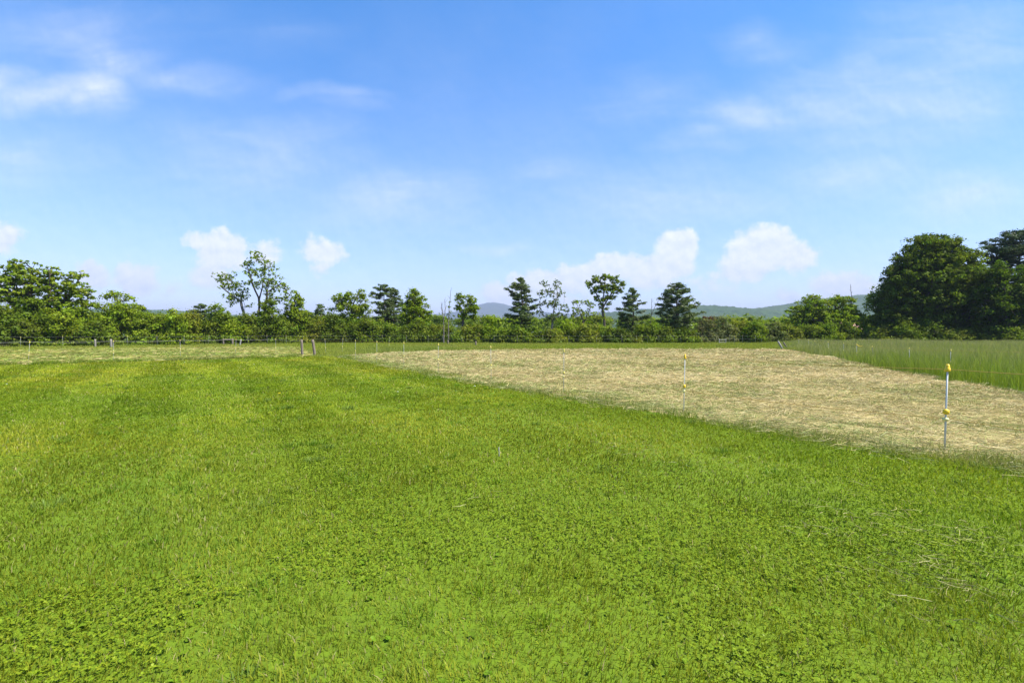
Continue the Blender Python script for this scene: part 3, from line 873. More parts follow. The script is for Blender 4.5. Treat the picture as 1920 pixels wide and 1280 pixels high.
# --- the airy pair
broadleaf('ash_tree', 455, D(455, 3), [[(457, None), (455, 600), (453, 575), (446, 555), (436, 535), (424, 520)], [(455, 590), (450, 565), (455, 545)], [(446, 560), (428, 548), (414, 536)]],
          [(415, 520, 16, 9), (434, 516, 10, 8), (424, 534, 16, 9), (444, 536, 15, 10), (456, 552, 12, 12), (440, 556, 18, 9), (470, 572, 9, 5), (432, 566, 12, 7)],
          FRESH, 'thin airy tree leaning left with pale trunk in the left hedgerow', dens=.38, flat=.8, per=9, clump=.36, leaf=.2, bark=M_palebark, r_tip=.010, r_pow=.52, spread=.25, grow_=1.3)
broadleaf('ash_tree', 482, D(482, 2), [[(483, None), (483, 600), (482, 560), (487, 535), (490, 505), (486, 485)], [(483, 560), (476, 535), (470, 510), (466, 490)], [(483, 612), (499, 585), (503, 565), (508, 540), (512, 515), (510, 495)], [(508, 545), (524, 532), (540, 540)]],
          [(480, 480, 16, 8), (500, 492, 12, 9), (466, 498, 12, 12), (480, 512, 18, 10), (506, 506, 14, 10), (512, 524, 18, 10), (468, 530, 16, 7), (494, 534, 16, 8), (524, 538, 16, 8), (540, 546, 12, 6), (504, 548, 12, 8), (520, 560, 14, 8), (538, 562, 14, 10)],
          FRESH, 'tallest thin airy tree with forked dark stems in the left hedgerow', dens=.38, flat=.8, per=9, clump=.36, leaf=.2, r_tip=.009, r_pow=.52, spread=.25, grow_=1.3)
broadleaf('young_tree', 556, D(556, .5), [[(556, None), (556, 600), (555, 560)]],
          [(555, 556, 11, 14), (556, 580, 20, 22), (556, 606, 28, 26), (568, 600, 20, 24)], FRESH, 'narrow cone-shaped green tree right of the tall airy tree', dens=.95, per=58, clump=.62)
broadleaf('young_tree', 503, D(503, .3), [[(503, None), (503, 600), (503, 575)]],
          [(502, 572, 16, 14), (504, 596, 26, 24), (500, 618, 30, 20)], MID, 'small leafy tree at the foot of the tall airy tree', dens=.95, per=55, clump=.62)
# --- centre left
broadleaf('oak_tree', 656, D(656, 2), [[(656, None), (656, 605), (655, 585), (648, 566), (640, 556)], [(655, 590), (664, 570), (672, 556)], [(656, 585), (656, 560)]],
          [(638, 558, 18, 12), (656, 556, 16, 10), (676, 556, 16, 14), (630, 576, 14, 12), (656, 578, 26, 18), (678, 582, 17, 20), (640, 594, 16, 10), (672, 602, 20, 12)],
          FRESH, 'rounded dense green tree right of the two leaning wooden posts', dens=.9, per=58, clump=.68, spread=.2)
pine('pine_tree', 722, D(722, 5), [(533, 1, 1), (545, 24, 12), (560, 26, 18), (575, 24, 22), (590, 24, 26), (606, 22, 26), (620, 18, 22)], PINE,
     'ragged dark pine whose boughs stick out left, beside a bright leafy tree', gap=.22)
pine('pine_tree', 738, D(738, 7), [(540, 1, 1), (552, 10, 12), (575, 22, 18), (600, 26, 22), (620, 22, 22)], PINE, 'dark narrow pine wedged between ragged pine and bright leafy tree', gap=.15)
broadleaf('poplar_tree', 778, D(778, 2), [[(779, None), (779, 610), (778, 570), (776, 550)]],
          [(775, 552, 12, 12), (770, 570, 18, 18), (786, 572, 17, 20), (778, 596, 27, 26), (796, 598, 14, 16), (764, 606, 16, 20), (803, 590, 8, 10)],
          FRESH, 'upright oval bright green tree right of the dark ragged pines', dens=1.0, per=58, clump=.62, spread=.2)
# --- centre
broadleaf('elm_tree', 866, D(866, 1), [[(867, None), (867, 612), (868, 596), (862, 580), (858, 562)], [(868, 598), (877, 582), (886, 566)], [(868, 596), (872, 575), (872, 556)]],
          [(862, 560, 13, 12), (882, 562, 13, 12), (860, 576, 12, 10), (878, 578, 18, 12), (892, 580, 10, 10), (872, 592, 15, 8), (890, 594, 9, 8)],
          FRESH, 'small vase-shaped tree left of the far blue mountain', dens=1.0, per=26, clump=.45, spread=.2, r_tip=.015, grow_=1.08)
pine('pine_tree', 978, D(978, 1.5), [(521, 1, 1), (530, 9, 6), (540, 18, 12), (552, 32, 18), (565, 22, 22), (580, 24, 32), (592, 34, 30), (602, 42, 28), (616, 24, 26), (632, 20, 22)], PINE,
     'tall dark pine with ragged outline just right of the blue mountain', gap=.15, pad=.52)
broadleaf('locust_tree', 1034, D(1034, 1), [[(1036, None), (1035, 620), (1030, 590), (1022, 560), (1016, 540)], [(1035, 615), (1038, 580), (1044, 555), (1045, 535)], [(1036, 600), (1052, 580), (1058, 565)], [(1030, 600), (1020, 592), (1012, 575)]],
          [(1019, 532, 9, 7), (1043, 532, 9, 8), (1016, 550, 10, 8), (1032, 548, 12, 7), (1050, 552, 8, 8), (1022, 568, 10, 7), (1040, 570, 14, 8), (1057, 576, 10, 8), (1012, 586, 9, 7), (1046, 592, 14, 8), (1030, 596, 12, 7), (1060, 594, 6, 6)],
          (.11, .15, .04), 'pale thin-leaved tree with open branches between dark pine and elm', dens=.38, flat=.8, per=9, clump=.34, leaf=.19, r_tip=.009, r_pow=.52, grow_=1.4, bark=M_palebark, spread=.25)
broadleaf('locust_tree', 1094, D(1094, .5), [[(1094, None), (1094, 620), (1092, 600), (1084, 580), (1080, 568)], [(1094, 605), (1102, 588), (1110, 570)], [(1092, 600), (1076, 592)]],
          [(1078, 570, 9, 7), (1094, 566, 12, 6), (1108, 572, 10, 7), (1086, 584, 13, 7), (1104, 588, 12, 7), (1114, 590, 7, 6), (1076, 594, 8, 6), (1094, 602, 14, 6)],
          FRESH, 'low open-branched small tree left of the vase-shaped elm', dens=.38, flat=.8, per=9, clump=.34, leaf=.19, r_tip=.009, r_pow=.52, grow_=1.4, spread=.25)
broadleaf('elm_tree', 1132, D(1132, 1), [[(1134, None), (1133, 610), (1131, 590), (1128, 572), (1118, 550), (1108, 535)], [(1131, 585), (1140, 560), (1152, 540), (1160, 530)], [(1130, 580), (1132, 550), (1134, 530)]],
          [(1104, 532, 10, 9), (1118, 523, 13, 9), (1136, 519, 15, 7), (1154, 524, 13, 9), (1169, 534, 9, 9), (1112, 544, 10, 8), (1130, 540, 18, 12), (1152, 542, 14, 10), (1163, 546, 8, 6),
           (1120, 557, 9, 8), (1136, 558, 12, 8), (1150, 556, 8, 7), (1126, 570, 7, 8), (1142, 568, 8, 7), (1130, 582, 6, 8), (1137, 578, 5, 7), (1131, 594, 4, 6)],
          (.135, .18, .012), 'vase-shaped elm with fan-like crown on a slender trunk', dens=1.5, per=22, clump=.40, leaf=.19, spread=.2, r_tip=.011, grow_=1.0, depth=.8)
pine('pine_tree', 1186, D(1186, 1), [(540, 1, 1), (550, 7, 7), (562, 22, 14), (570, 20, 26), (578, 10, 10), (586, 34, 24), (596, 36, 36), (612, 32, 30), (630, 24, 26)], PINE,
     'dark pine with wide flat lower boughs right of the elm', gap=.12, pad=.52)
pine('pine_tree', 1270, D(1270, 1), [(530, 1, 1), (538, 12, 14), (552, 28, 26), (566, 34, 38), (580, 40, 44), (595, 42, 50), (612, 40, 50), (632, 34, 42)], PINE,
     'largest bushy dark pine, broad to the ground, left of the hill', gap=.08, pad=.55)
# --- right
broadleaf('spreading_tree', 1540, D(1540, 2), [[(1540, None), (1538, 610), (1528, 585), (1520, 565)], [(1538, 612), (1556, 590), (1580, 570)], [(1540, 610), (1510, 592), (1492, 585)], [(1540, 600), (1545, 575)]],
          [(1524, 562, 18, 12), (1514, 576, 24, 14), (1542, 574, 22, 14), (1576, 566, 24, 12), (1588, 582, 24, 12), (1496, 590, 24, 16), (1530, 594, 36, 18), (1572, 598, 40, 16), (1604, 600, 22, 14), (1490, 610, 24, 16)],
          LIME, 'spreading bright green tree in front of the hill, left of big dark tree', dens=.95, flat=.6, per=42, clump=.6, leaf=.2, spread=.25)
broadleaf('maple_tree', 1752, D(1752, 1.0), [[(1752, None), (1752, 600), (1750, 540), (1748, 480), (1750, 455)], [(1752, 590), (1715, 545), (1690, 510)], [(1752, 590), (1790, 545), (1810, 510)], [(1750, 560), (1725, 500)], [(1750, 560), (1775, 495)]],
          [(1738, 458, 36, 18), (1770, 462, 34, 18), (1712, 486, 36, 22), (1750, 488, 46, 24), (1792, 490, 40, 24), (1700, 520, 42, 26), (1752, 524, 60, 32), (1808, 526, 44, 30), (1686, 556, 40, 28), (1744, 566, 60, 36), (1806, 572, 48, 36), (1680, 596, 40, 26), (1732, 606, 54, 28), (1794, 612, 52, 26), (1668, 512, 10, 8)],
          DARK, 'biggest dark green broadleaf tree with domed crown on the right', dens=1.25, per=56, clump=.75, flat=.65, leaf=.22, spread=.25)
broadleaf('round_tree', 1652, D(1652, 2.5), [[(1652, None), (1652, 600), (1654, 570)]],
          [(1664, 544, 24, 18), (1650, 568, 28, 26), (1672, 584, 30, 26), (1640, 598, 20, 16)], MID, 'lower rounded tree leaning against left flank of the biggest tree', dens=.9, per=58, clump=.75)
broadleaf('maple_tree', 1882, D(1882, -2), [[(1882, None), (1882, 610), (1880, 560), (1876, 520)]],
          [(1864, 506, 28, 20), (1890, 520, 34, 24), (1866, 546, 40, 28), (1904, 556, 40, 30), (1870, 586, 42, 30), (1912, 596, 44, 30), (1880, 618, 44, 20), (1950, 560, 44, 50)],
          (.075, .120, .008), 'dark leafy tree on right border in front of the black-green pine', dens=.9, per=60, clump=.78, flat=.62, leaf=.21, spread=.25)
pine('pine_tree', 1908, D(1908, 6), [(434, 1, 1), (444, 26, 18), (456, 58, 30), (470, 46, 36), (486, 66, 44), (510, 50, 50), (550, 54, 54), (610, 50, 50)], (.044, .072, .022),
     'tall black-green pine in the upper right corner behind other trees', gap=.08, pad=.72, step=.5, per=60)
# --- small conifers beyond the hedge
for (u, v0, hw, dd, lab) in ((378, 570, 17, 75, 'small dark pine crown showing above hedge left of the airy trees'),
                             (602, 571, 14, 82, 'small dark pine top left of the rounded dense tree'),
                             (262, 572, 14, 80, 'dark pine top just right of the round bushy tree'),
                             (584, 586, 12, 80, 'lowest dark conifer top beside the narrow cone-shaped tree'),
                             (1262, 586, 10, 90, 'dim conifer top behind left edge of the largest bushy pine')):
    pine('pine_tree', u, dd, [(v0, 1, 1), (v0 + 6, hw * .6, hw * .6), (v0 + 14, hw, hw), (v0 + 30, hw * 1.1, hw * 1.1), (v0 + 60, hw, hw)], PINE, lab, group='conifers beyond the hedge', gap=.15)

# --- dead trees
def snag(u, d, lines, label, leafy=None):
    org = np.array([gx(u, d), d, 0.0]); segs = []
    for ln in lines:
        pts = [px(a, b, d) if b is not None else np.array([gx(a, d), d, -.1]) for a, b in ln]
        r = .05 if ln[0][1] is None else .03
        for i in range(len(pts) - 1):
            pts[i + 1] = pts[i + 1] + np.array([0, rng.normal(0, .15), 0])
            q0, q1 = i / (len(pts) - 1), (i + 1) / (len(pts) - 1)
            segs.append((pts[i], pts[i + 1], r * (1 - q0) + .022, r * (1 - q1) + .022))
        for _ in range(5):
            i = random.randrange(len(pts) - 1); t = random.random(); p = pts[i] + (pts[i + 1] - pts[i]) * t
            a = random.random() * 6.28; L = random.uniform(.3, .8)
            segs.append((p, p + np.array([math.cos(a) * L * .6, math.sin(a) * L * .6, L * .8]), .02, .012))
    e = tag(empty('dead_tree', org), label, 'tree')
    v, f = frusta(segs, 5)
    link('trunk', mesh_np('trunk', v - org, f, smooth=True), M_deadwood, e)
    if leafy:
        C = np.array([px(a, b, d) for a, b in leafy]); col = np.tile(np.array(DARK), (len(C), 1))
        v, f, c = leaf_cloud(C, np.full(len(C), .32), .8, 16, .16, col)
        link('crown', mesh_np('crown', v - org, f, c), M_leaf, e)
snag(832, 60, [[(832, None), (832, 610), (830, 585), (827, 566)], [(832, 600), (835, 580), (834, 562)], [(831, 595), (828, 575)]], 'grey bare forked dead tree left of the leafy broken snag')
snag(843, 61, [[(841, None), (841, 605), (842, 580), (844, 560), (845, 545)]], 'thin dark broken snag with few leaf tufts near the blue mountain', [(842, 575), (845, 585), (841, 590), (846, 596), (850, 592), (856, 600), (840, 600), (844, 566), (862, 600)])
snag(1222, 64, [[(1220, None), (1220, 610), (1222, 585), (1222, 560)], [(1221, 592), (1228, 575), (1236, 562)]], 'grey dead forked trunk between the two pines right of the elm')
snag(1597, 70, [[(1597, None), (1597, 590), (1597, 560), (1596, 545), (1594, 533)]], 'very thin bare dead stem rising behind the spreading bright tree')

# --- hedgerow shrubs: (u, top v, half width, colour, depth offset, label)
SH = 'shrubs of the hedgerow'
shrubs = [
    (-22, 575, 50, MID, 0, 'green shrub mass cut by the left border under the maple'),
    (30, 590, 36, DARK, -1, 'dark shrub under the leftmost maple'),
    (72, 578, 34, MID, 1, 'mid green shrub between the trunks of the two maples'),
    (112, 584, 34, FRESH, -1, 'fresh green shrub at the foot of the second maple'),
    (150, 572, 34, LIME, 1, 'bright green tall shrub below right boughs of the second maple'),
    (176, 600, 28, DARK, -1.5, 'dark low shrub behind the grey wooden fence post'),
    (198, 596, 24, LIME, -.5, 'yellow-green shrub left of the round bushy tree'),
    (268, 588, 26, LIME, 0, 'yellow-green shrub right of the round bushy tree'),
    (298, 592, 28, OLIVE, .5, 'olive shrub below the gap where the far left hill shows'),
    (322, 604, 28, FRESH, -1, 'fresh green low shrub below the far left hill'),
    (352, 598, 30, OLIVE, 0, 'olive rounded shrub below the small dark pine crown'),
    (384, 592, 28, FRESH, 1, 'fresh green shrub right of the small dark pine crown'),
    (412, 588, 30, MID, 0, 'mid green shrub behind the grey wooden rail frame'),
    (440, 600, 28, FRESH, -1, 'fresh green low shrub behind the leaning pale board'),
    (466, 596, 28, DARK, 0, 'dark shrub at the foot of the airy pale-trunked tree'),
    (530, 602, 28, MID, -.5, 'mid green shrub between small leafy tree and cone-shaped tree'),
    (586, 600, 26, OLIVE, -.5, 'olive shrub behind the pair of leaning wooden posts'),
    (610, 594, 26, MID, 1, 'mid green shrub left of the rounded dense tree'),
    (628, 604, 26, DARK, -1, 'dark shrub under left side of the rounded dense tree'),
    (680, 594, 34, DARK, -1.2, 'large very dark rounded shrub right of the rounded dense tree'),
    (724, 604, 28, MID, -1, 'mid green shrub under the ragged dark pine'),
    (754, 610, 24, DARK, -1.5, 'dark low shrub under the narrow wedged pine'),
    (788, 606, 28, MID, -1, 'mid green shrub under the upright oval tree'),
    (816, 604, 24, OLIVE, 0, 'olive shrub left of the grey bare dead tree'),
    (848, 606, 24, MID, -1, 'mid green shrub under the thin dark broken snag'),
    (884, 604, 28, OLIVE, -.5, 'olive shrub at the foot of the small vase-shaped tree'),
    (916, 596, 22, FRESH, 0, 'fresh green upright shrub below the blue mountain'),
    (944, 604, 24, MID, -1, 'mid green shrub left of the tall ragged pine'),
    (1004, 608, 26, DARK, -1, 'dark shrub under right boughs of the tall ragged pine'),
    (1034, 612, 26, OLIVE, -1.5, 'olive low shrub at the foot of the pale thin-leaved tree'),
    (1066, 602, 26, FRESH, 0, 'fresh green shrub between pale thin-leaved tree and low open tree'),
    (1098, 610, 26, OLIVE, -1, 'olive shrub under the low open-branched tree'),
    (1130, 606, 26, MID, -.5, 'mid green shrub hiding the foot of the vase-shaped elm'),
    (1160, 612, 24, DARK, -1.5, 'dark low shrub under left boughs of the pine beside the elm'),
    (1212, 612, 24, MID, -1.5, 'mid green low shrub under the dead forked trunk'),
    (1244, 614, 22, DARK, -2, 'dark low shrub under left edge of the largest bushy pine'),
    (1322, 600, 24, (.13, .14, .05), -.5, 'pale yellow-green blossoming shrub right of the largest bushy pine'),
    (1352, 598, 26, (.14, .16, .055), 0, 'pale blossoming shrub behind the white gate frame'),
    (1388, 592, 30, OLIVE, 1, 'tall olive shrub below the dip of the hills'),
    (1412, 600, 26, MID, -1, 'mid green shrub behind the leaning thin fence rods'),
    (1448, 596, 30, (.13, .155, .045), 0, 'rounded pale yellow-green shrub behind the leaning wooden stakes'),
    (1480, 608, 26, OLIVE, -1, 'olive low shrub under left boughs of the spreading bright tree'),
    (1512, 612, 28, DARK, -1, 'dark low shrub under the spreading bright tree'),
    (1546, 608, 28, MID, -1.5, 'mid green shrub at the foot of the spreading bright tree'),
    (1584, 608, 28, DARK, -1, 'dark shrub in front of the faded red roof'),
    (1620, 604, 28, MID, -.5, 'mid green shrub below left flank of the biggest tree'),
    (1658, 606, 30, OLIVE, -1.5, 'olive shrub at left foot of the biggest dark tree'),
    (1700, 614, 32, MID, -2, 'mid green low shrub in front of the biggest dark tree'),
    (1744, 616, 30, DARK, -2.2, 'dark low shrub under middle of the biggest dark tree'),
    (1790, 616, 32, OLIVE, -2.2, 'olive low shrub at right foot of the biggest dark tree'),
    (1836, 612, 30, DARK, -2, 'dark shrub in gap between biggest tree and right border tree'),
    (1890, 618, 34, MID, -3.5, 'mid green low shrub under the right border tree'),
    (978, 618, 24, MID, -1.5, 'mid green low shrub at the foot of the tall ragged pine'),
    (1187, 620, 24, OLIVE, -1.5, 'olive low shrub at the foot of the pine beside the elm'),
    (1280, 618, 26, MID, -1.5, 'mid green low shrub at the foot of the largest bushy pine'),
    (1950, 612, 40, DARK, -3, 'dark shrub cut by the right border'),
]
for (u, v, hw, col, off, lab) in shrubs:
    d = D(u, off); b = 641 if d > 52 else 650
    v += random.gauss(0, 8) - (2 if 820 < u < 1500 else 7); hgt = b - v
    lobes = [(u, v + hgt * .36, hw * .62, hgt * .36), (u - hw * .42, v + hgt * .58, hw * .6, hgt * .36), (u + hw * .42, v + hgt * .55, hw * .6, hgt * .38), (u, v + hgt * .78, hw * .95, hgt * .30), (u, v + hgt * .93, hw * 1.05, hgt * .2)]
    lobes = [(a + random.gauss(0, hw * .08), bb + random.gauss(0, hgt * .03), c * random.uniform(.9, 1.15), e) for a, bb, c, e in lobes]
    stems = [[(u, None), (u + k * .5, 636), (u + k * 2.2, v + hgt * .55)] for k in (-4, 1, 5)]
    broadleaf('hedge_shrub', u, d, stems, lobes, col, lab, 'shrub', leaf=.18, per=95, clump=.72, dens=1.1, flat=.75, spread=.2, r_tip=.012, r_pow=.4, group=SH, depth=1.15, shellbias=.38)
broadleaf('copper_shrub', 1330, D(1330, 6), [[(1330, None), (1330, 605)]], [(1330, 602, 20, 10), (1344, 606, 16, 9)], (.10, .055, .035), 'reddish-brown shrub showing above the hedge right of the largest pine', 'shrub', leaf=.17, per=44, clump=.5)

# --- far wood beyond the hedge, one mass
def far_wood():
    C, Rr, K = [], [], []
    for i in range(900):
        d = random.uniform(85, 330); u = random.uniform(-250, 2170)
        topv = np.interp(u, [-250, 0, 300, 420, 560, 800, 1000, 1300, 1500, 2200], [585, 583, 590, 596, 598, 596, 597, 598, 598, 596]) + random.uniform(-3, 9)
        t = px(u, topv, d); base = 0.2
        hgt = min(max(t[2], 3.5), 16.0); w = random.uniform(1.8, 3.4) * (.8 + d / 400)
        col = np.array(random.choice([DARK, MID, FRESH, OLIVE, MID])) * .9
        m = int(4 + d / 60)
        for k in range(m + 5):
            q = random.random() ** .7
            C.append((t[0] + random.gauss(0, w * .5), d + random.gauss(0, w * .5), hgt * (.25 + .72 * q) if k > 2 else hgt * .94)); Rr.append(w * random.uniform(.35, .6)); K.append(col * random.uniform(.8, 1.2))
    v, f, c = leaf_cloud(np.array(C), np.array(Rr), .8, 42, .55, np.array(K), .6)
    tag(link('distant_wood', mesh_np('distant_wood', v, f, c), M_leaf), 'far-off wood filling the valley beyond the hedgerow', 'wood', kind='stuff')
far_wood()

# ------------------------------------------------------------------ fences
def lathe(profile, sides=12):
    n = len(profile); ang = np.arange(sides) / sides * 2 * math.pi
    v = np.array([[(r * math.cos(a), r * math.sin(a), z) for a in ang] for r, z in profile]).reshape(-1, 3)
    fs = [[i * sides + j, i * sides + (j + 1) % sides, (i + 1) * sides + (j + 1) % sides, (i + 1) * sides + j] for i in range(n - 1) for j in range(sides)]
    caps = [np.array([list(range((n - 1) * sides, n * sides))]), np.array([list(range(sides))[::-1]])]
    return v, [np.array(fs)] + caps

def lathe_mesh(name, profile, sides=12):
    return mesh_np(name, *lathe(profile, sides), smooth=False)

def wire(name, pts, r, mat, sag, label, group=None):
    path = []
    for a, b in zip(pts[:-1], pts[1:]):
        a, b = np.array(a, float), np.array(b, float); k = 10
        for i in range(k):
            q = i / k; p = a + (b - a) * q; p[2] -= sag * 4 * q * (1 - q); path.append(p)
    path.append(np.array(pts[-1], float))
    segs = [(path[i], path[i + 1], r, r) for i in range(len(path) - 1)]
    v, f = frusta(segs, 5)
    return tag(link(name, mesh_np(name, v, f), mat), label, 'fence wire', group)

# prototype step-in post
H_POST = 1.10
SHAFT = lathe_mesh('shaft', [(.0095, 0), (.0095, .50), (.0085, .52), (.0085, 1.06)], 10)
CAP = lathe_mesh('cap', [(.030, 1.015), (.032, 1.03), (.026, 1.055), (.022, 1.06), (.020, 1.085), (.015, 1.10)], 14)
CLIP = lathe_mesh('clip', [(.012, .485), (.030, .495), (.034, .52), (.028, .545), (.014, .552)], 12)
PLATE = lathe_mesh('disc', [(.012, .405), (.030, .412), (.036, .425), (.034, .438), (.012, .447)], 14)
for me, m in ((SHAFT, M_white), (CAP, M_yellow), (CLIP, M_yellow), (PLATE, M_cream)): me.materials.append(m)

FAR_ME = {}
for nm_, me_, m_ in (('shaft', SHAFT, M_rod), ('cap', CAP, M_cream if False else M_dullyellow), ('clip', CLIP, M_dullyellow)):
    q_ = me_.copy(); q_.materials.clear(); q_.materials.append(m_); FAR_ME[nm_] = q_

def stepin(x, y, label, group, rot=(0, 0), sx=1.0, sz=1.0, parts=('shaft', 'cap', 'clip', 'disc'), dark=False):
    e = tag(empty('fence_post', (x, y, -.01)), label, 'fence post', group)
    e.rotation_euler = (rot[0], rot[1], random.random() * 6)
    if rot != (0, 0): e.rotation_euler[2] = 0
    for nm, me in (('shaft', SHAFT), ('cap', CAP), ('clip', CLIP), ('disc', PLATE)):
        if nm in parts:
            me2 = FAR_ME.get(nm, me) if y > 9.5 else me
            if dark and nm == 'shaft':
                me2 = me.copy(); me2.materials.clear(); me2.materials.append(M_black)
            o = bpy.data.objects.new(nm, me2); COL.objects.link(o); o.parent = e; o.scale = (sx, sx, sz)
    return e

# front fence along the lawn edge
G_F = 'white fence posts along the lawn edge'
P0 = np.array([gx(1775, 5.56), 5.56]); P3 = np.array([gx(1057, 10.95), 10.95])
front_u = [1775, 1283, 1057, 921, 821, 757, 706, 666]
front_lab = ['nearest white fence post with yellow cap, at right by the hay', 'second nearest white fence post with yellow cap, left of the nearest one',
             'third nearest white post with yellow cap, below the pale thin-leaved tree', 'fourth nearest thin white post, below the blue mountain',
             'fifth thin post on the hay edge, below the bare dead tree', 'thin post with yellow cap below the narrow wedged pine',
             'thin post with yellow cap and clip below the ragged dark pine', 'farthest thin post of the lawn-edge row, right of the leaning wooden posts']
tops, lows = [], []
for i, u in enumerate(front_u):
    if i == 0: q = P0
    elif i == 1: q = np.array([gx(1283, 8.2), 8.2])
    else:
        dr = np.array([-.59, .81]); q = None
        a = (u - 960) / FPX
        t = (P3[0] - a * P3[1]) / (.59 + a * .81); q = P3 + dr * t
    lean = (R(random.uniform(-1, 1)), R(random.uniform(-1, 1.2))) if i else (R(0.3), R(.7))
    stepin(q[0], q[1], front_lab[i], G_F, lean, (1.0, .72)[i] if i < 2 else .68, 1.0)
    tops.append((q[0], q[1], 1.045 if i else 1.03)); lows.append((q[0], q[1], .43))
CORNER = np.array([gx(588, 29.0), 29.0])
dv2 = P0 - np.array([gx(1283, 8.2), 8.2]); dv2 = dv2 / np.hypot(*dv2)
nxt = P0 + dv2 * 3.4
ends = [(nxt[0], nxt[1], 1.02)]
wire('fence_wire', ends + tops + [(CORNER[0], CORNER[1], .95)], .0038, M_rope, .03, 'upper brownish-yellow fence rope along the lawn edge', 'ropes of the lawn-edge fence')
wire('fence_wire', [(nxt[0], nxt[1], .30)] + lows + [(CORNER[0], CORNER[1], .4)], .0038, M_rope, .035, 'lower brownish fence rope along the lawn edge', 'ropes of the lawn-edge fence')
stepin(nxt[0], nxt[1], 'white fence post outside the right border', G_F)

# right-hand fence in the meadow
G_R = 'fence posts in the right-hand meadow'
rp = [(1783, 16.5, 0, False, 'white rod with yellow cap in tall meadow just behind the nearest post'), (1707, 18.5, 3, False, 'pale rod in tall meadow left of the nearest post'),
      (1640, 21, 7, True, 'dark leaning rod with pale yellow cap in the tall meadow'), (1607, 24, 1, False, 'pale rod with ribbon of yellow tape in the meadow'),
      (1582, 27, 0, False, 'pale rod with two white clips below the faded red roof'), (1554, 30.5, 3, False, 'pale rod below the spreading bright tree'),
      (1531, 34.5, 9, True, 'dark leaning rod with yellow cap at the hayfield corner'), (1517, 38, 3, False, 'pale rod just left of the dark leaning corner rod'),
      (1498, 43, 0, False, 'farthest pale rod of the meadow fence')]
rt = []
for (u, d, ln, dk, lab) in rp:
    x = gx(u, d)
    stepin(x, d, lab, G_R, (0, -R(ln)), .85, .80, ('shaft', 'cap', 'clip'), dk)
    rt.append((x - math.sin(R(ln)) * .8, d, .82))
rt.insert(0, (gx(1783, 16.5) + 4.5, 15.2, .82))
wire('fence_wire', rt, .0028, M_rope, .03, 'pale wire strung along the meadow rods on the right', 'wires of the meadow fence')

# left row along the left lawn edge
G_L = 'fence posts along the left hay strip'
lt = []
for (u, d, lab) in ((52, 22.0, 'thin white post with yellow cap nearest the left border'), (212, 23.5, 'thin post with yellow cap beside the grey wooden fence post'), (338, 26.5, 'thin white post on the hay strip below the far left hill'),
                    (441, 30.0, 'faint thin post below the pale board'), (517, 30.5, 'thin post left of the two leaning wooden posts')):
    stepin(gx(u, d), d, lab, G_L, (R(random.uniform(-2, 2)), R(random.uniform(-4, 4))), .65, .98)
    lt.append((gx(u, d), d, 1.02))
lt = [(gx(-150, 20), 20.0, 1.02)] + lt + [(gx(566, 28.6), 28.6, .95)]
wire('fence_wire', lt, .0042, M_wire, .05, 'pale wire strung along the left hay strip', 'wires of the left fence')

# row between wooden posts and far corner
G_M = 'thin posts beside the long-grass strip'
for (u, d, lab) in ((611, 30.5, 'thin yellow-topped post just right of the leaning wooden posts'), (641, 32.5, 'pale thin post in long grass between the leaning posts and the ragged pine'), (729, 40.0, 'pale thin post in the long grass below the ragged pine')):
    stepin(gx(u, d), d, lab, G_M, (0, R(random.uniform(-4, 4))), .65, .98)

# far fence against the hedge
G_B = 'far fence posts in front of the hedgerow'
def spot(u):
    names = [(40, 'the leftmost maple'), (110, 'the second maple'), (226, 'the round bushy tree'), (300, 'the far left hill'), (378, 'the small dark pine crown'), (430, 'the airy pale-trunked tree'), (482, 'the tallest airy tree'),
             (556, 'the cone-shaped tree'), (656, 'the rounded dense tree'), (720, 'the ragged pine'), (778, 'the upright oval tree'), (832, 'the bare dead tree'), (868, 'the small vase-shaped tree'), (926, 'the blue mountain'), (978, 'the tall ragged pine'),
             (1034, 'the pale thin-leaved tree'), (1094, 'the low open tree'), (1132, 'the elm'), (1186, 'the pine beside the elm'), (1270, 'the largest bushy pine'), (1352, 'the white gate frame'), (1390, 'the dip of the hills'), (1448, 'the rounded pale shrub'), (1540, 'the spreading tree')]
    n = min(names, key=lambda t: abs(t[0] - u)); dlt = u - n[0]
    return ('straight below ' if abs(dlt) < 5 else 'below and left of ' if dlt < 0 else 'below and right of ') + n[1]
ft = []
seen = {}
for u in (38, 118, 238, 295, 345, 391, 465, 501, 537, 681, 716, 762, 803, 831, 866, 926, 970, 1017, 1067, 1118, 1166, 1194, 1214, 1236, 1263, 1276, 1316, 1368, 1377, 1392, 1416, 1428):
    d = D(u, -3.2); x = gx(u, d)
    lab = 'thin grey far fence rod ' + spot(u)
    tilt = random.uniform(-3, 3)
    if lab in seen:
        seen[lab] += 1; lab = lab.replace('thin grey far fence rod', ['', '', 'second thin grey far fence rod', 'third thin grey far fence rod', 'fourth thin grey far fence rod'][seen[lab]])
    else: seen[lab] = 1
    e = stepin(x, d, lab, G_B, (0, R(tilt)), .8, random.uniform(.95, 1.08), ('shaft', 'cap'))
    ft.append((x, d))
fl = [(gx(-150, 40), 40.0)] + ft
for z, lab in ((1.05, 'top wire of the far fence in front of the hedgerow'), (.62, 'lower wire of the far fence in front of the hedgerow')):
    wire('fence_wire', [(a, b, z) for a, b in fl], .0035, M_wire, .04, lab, 'wires of the far fence')

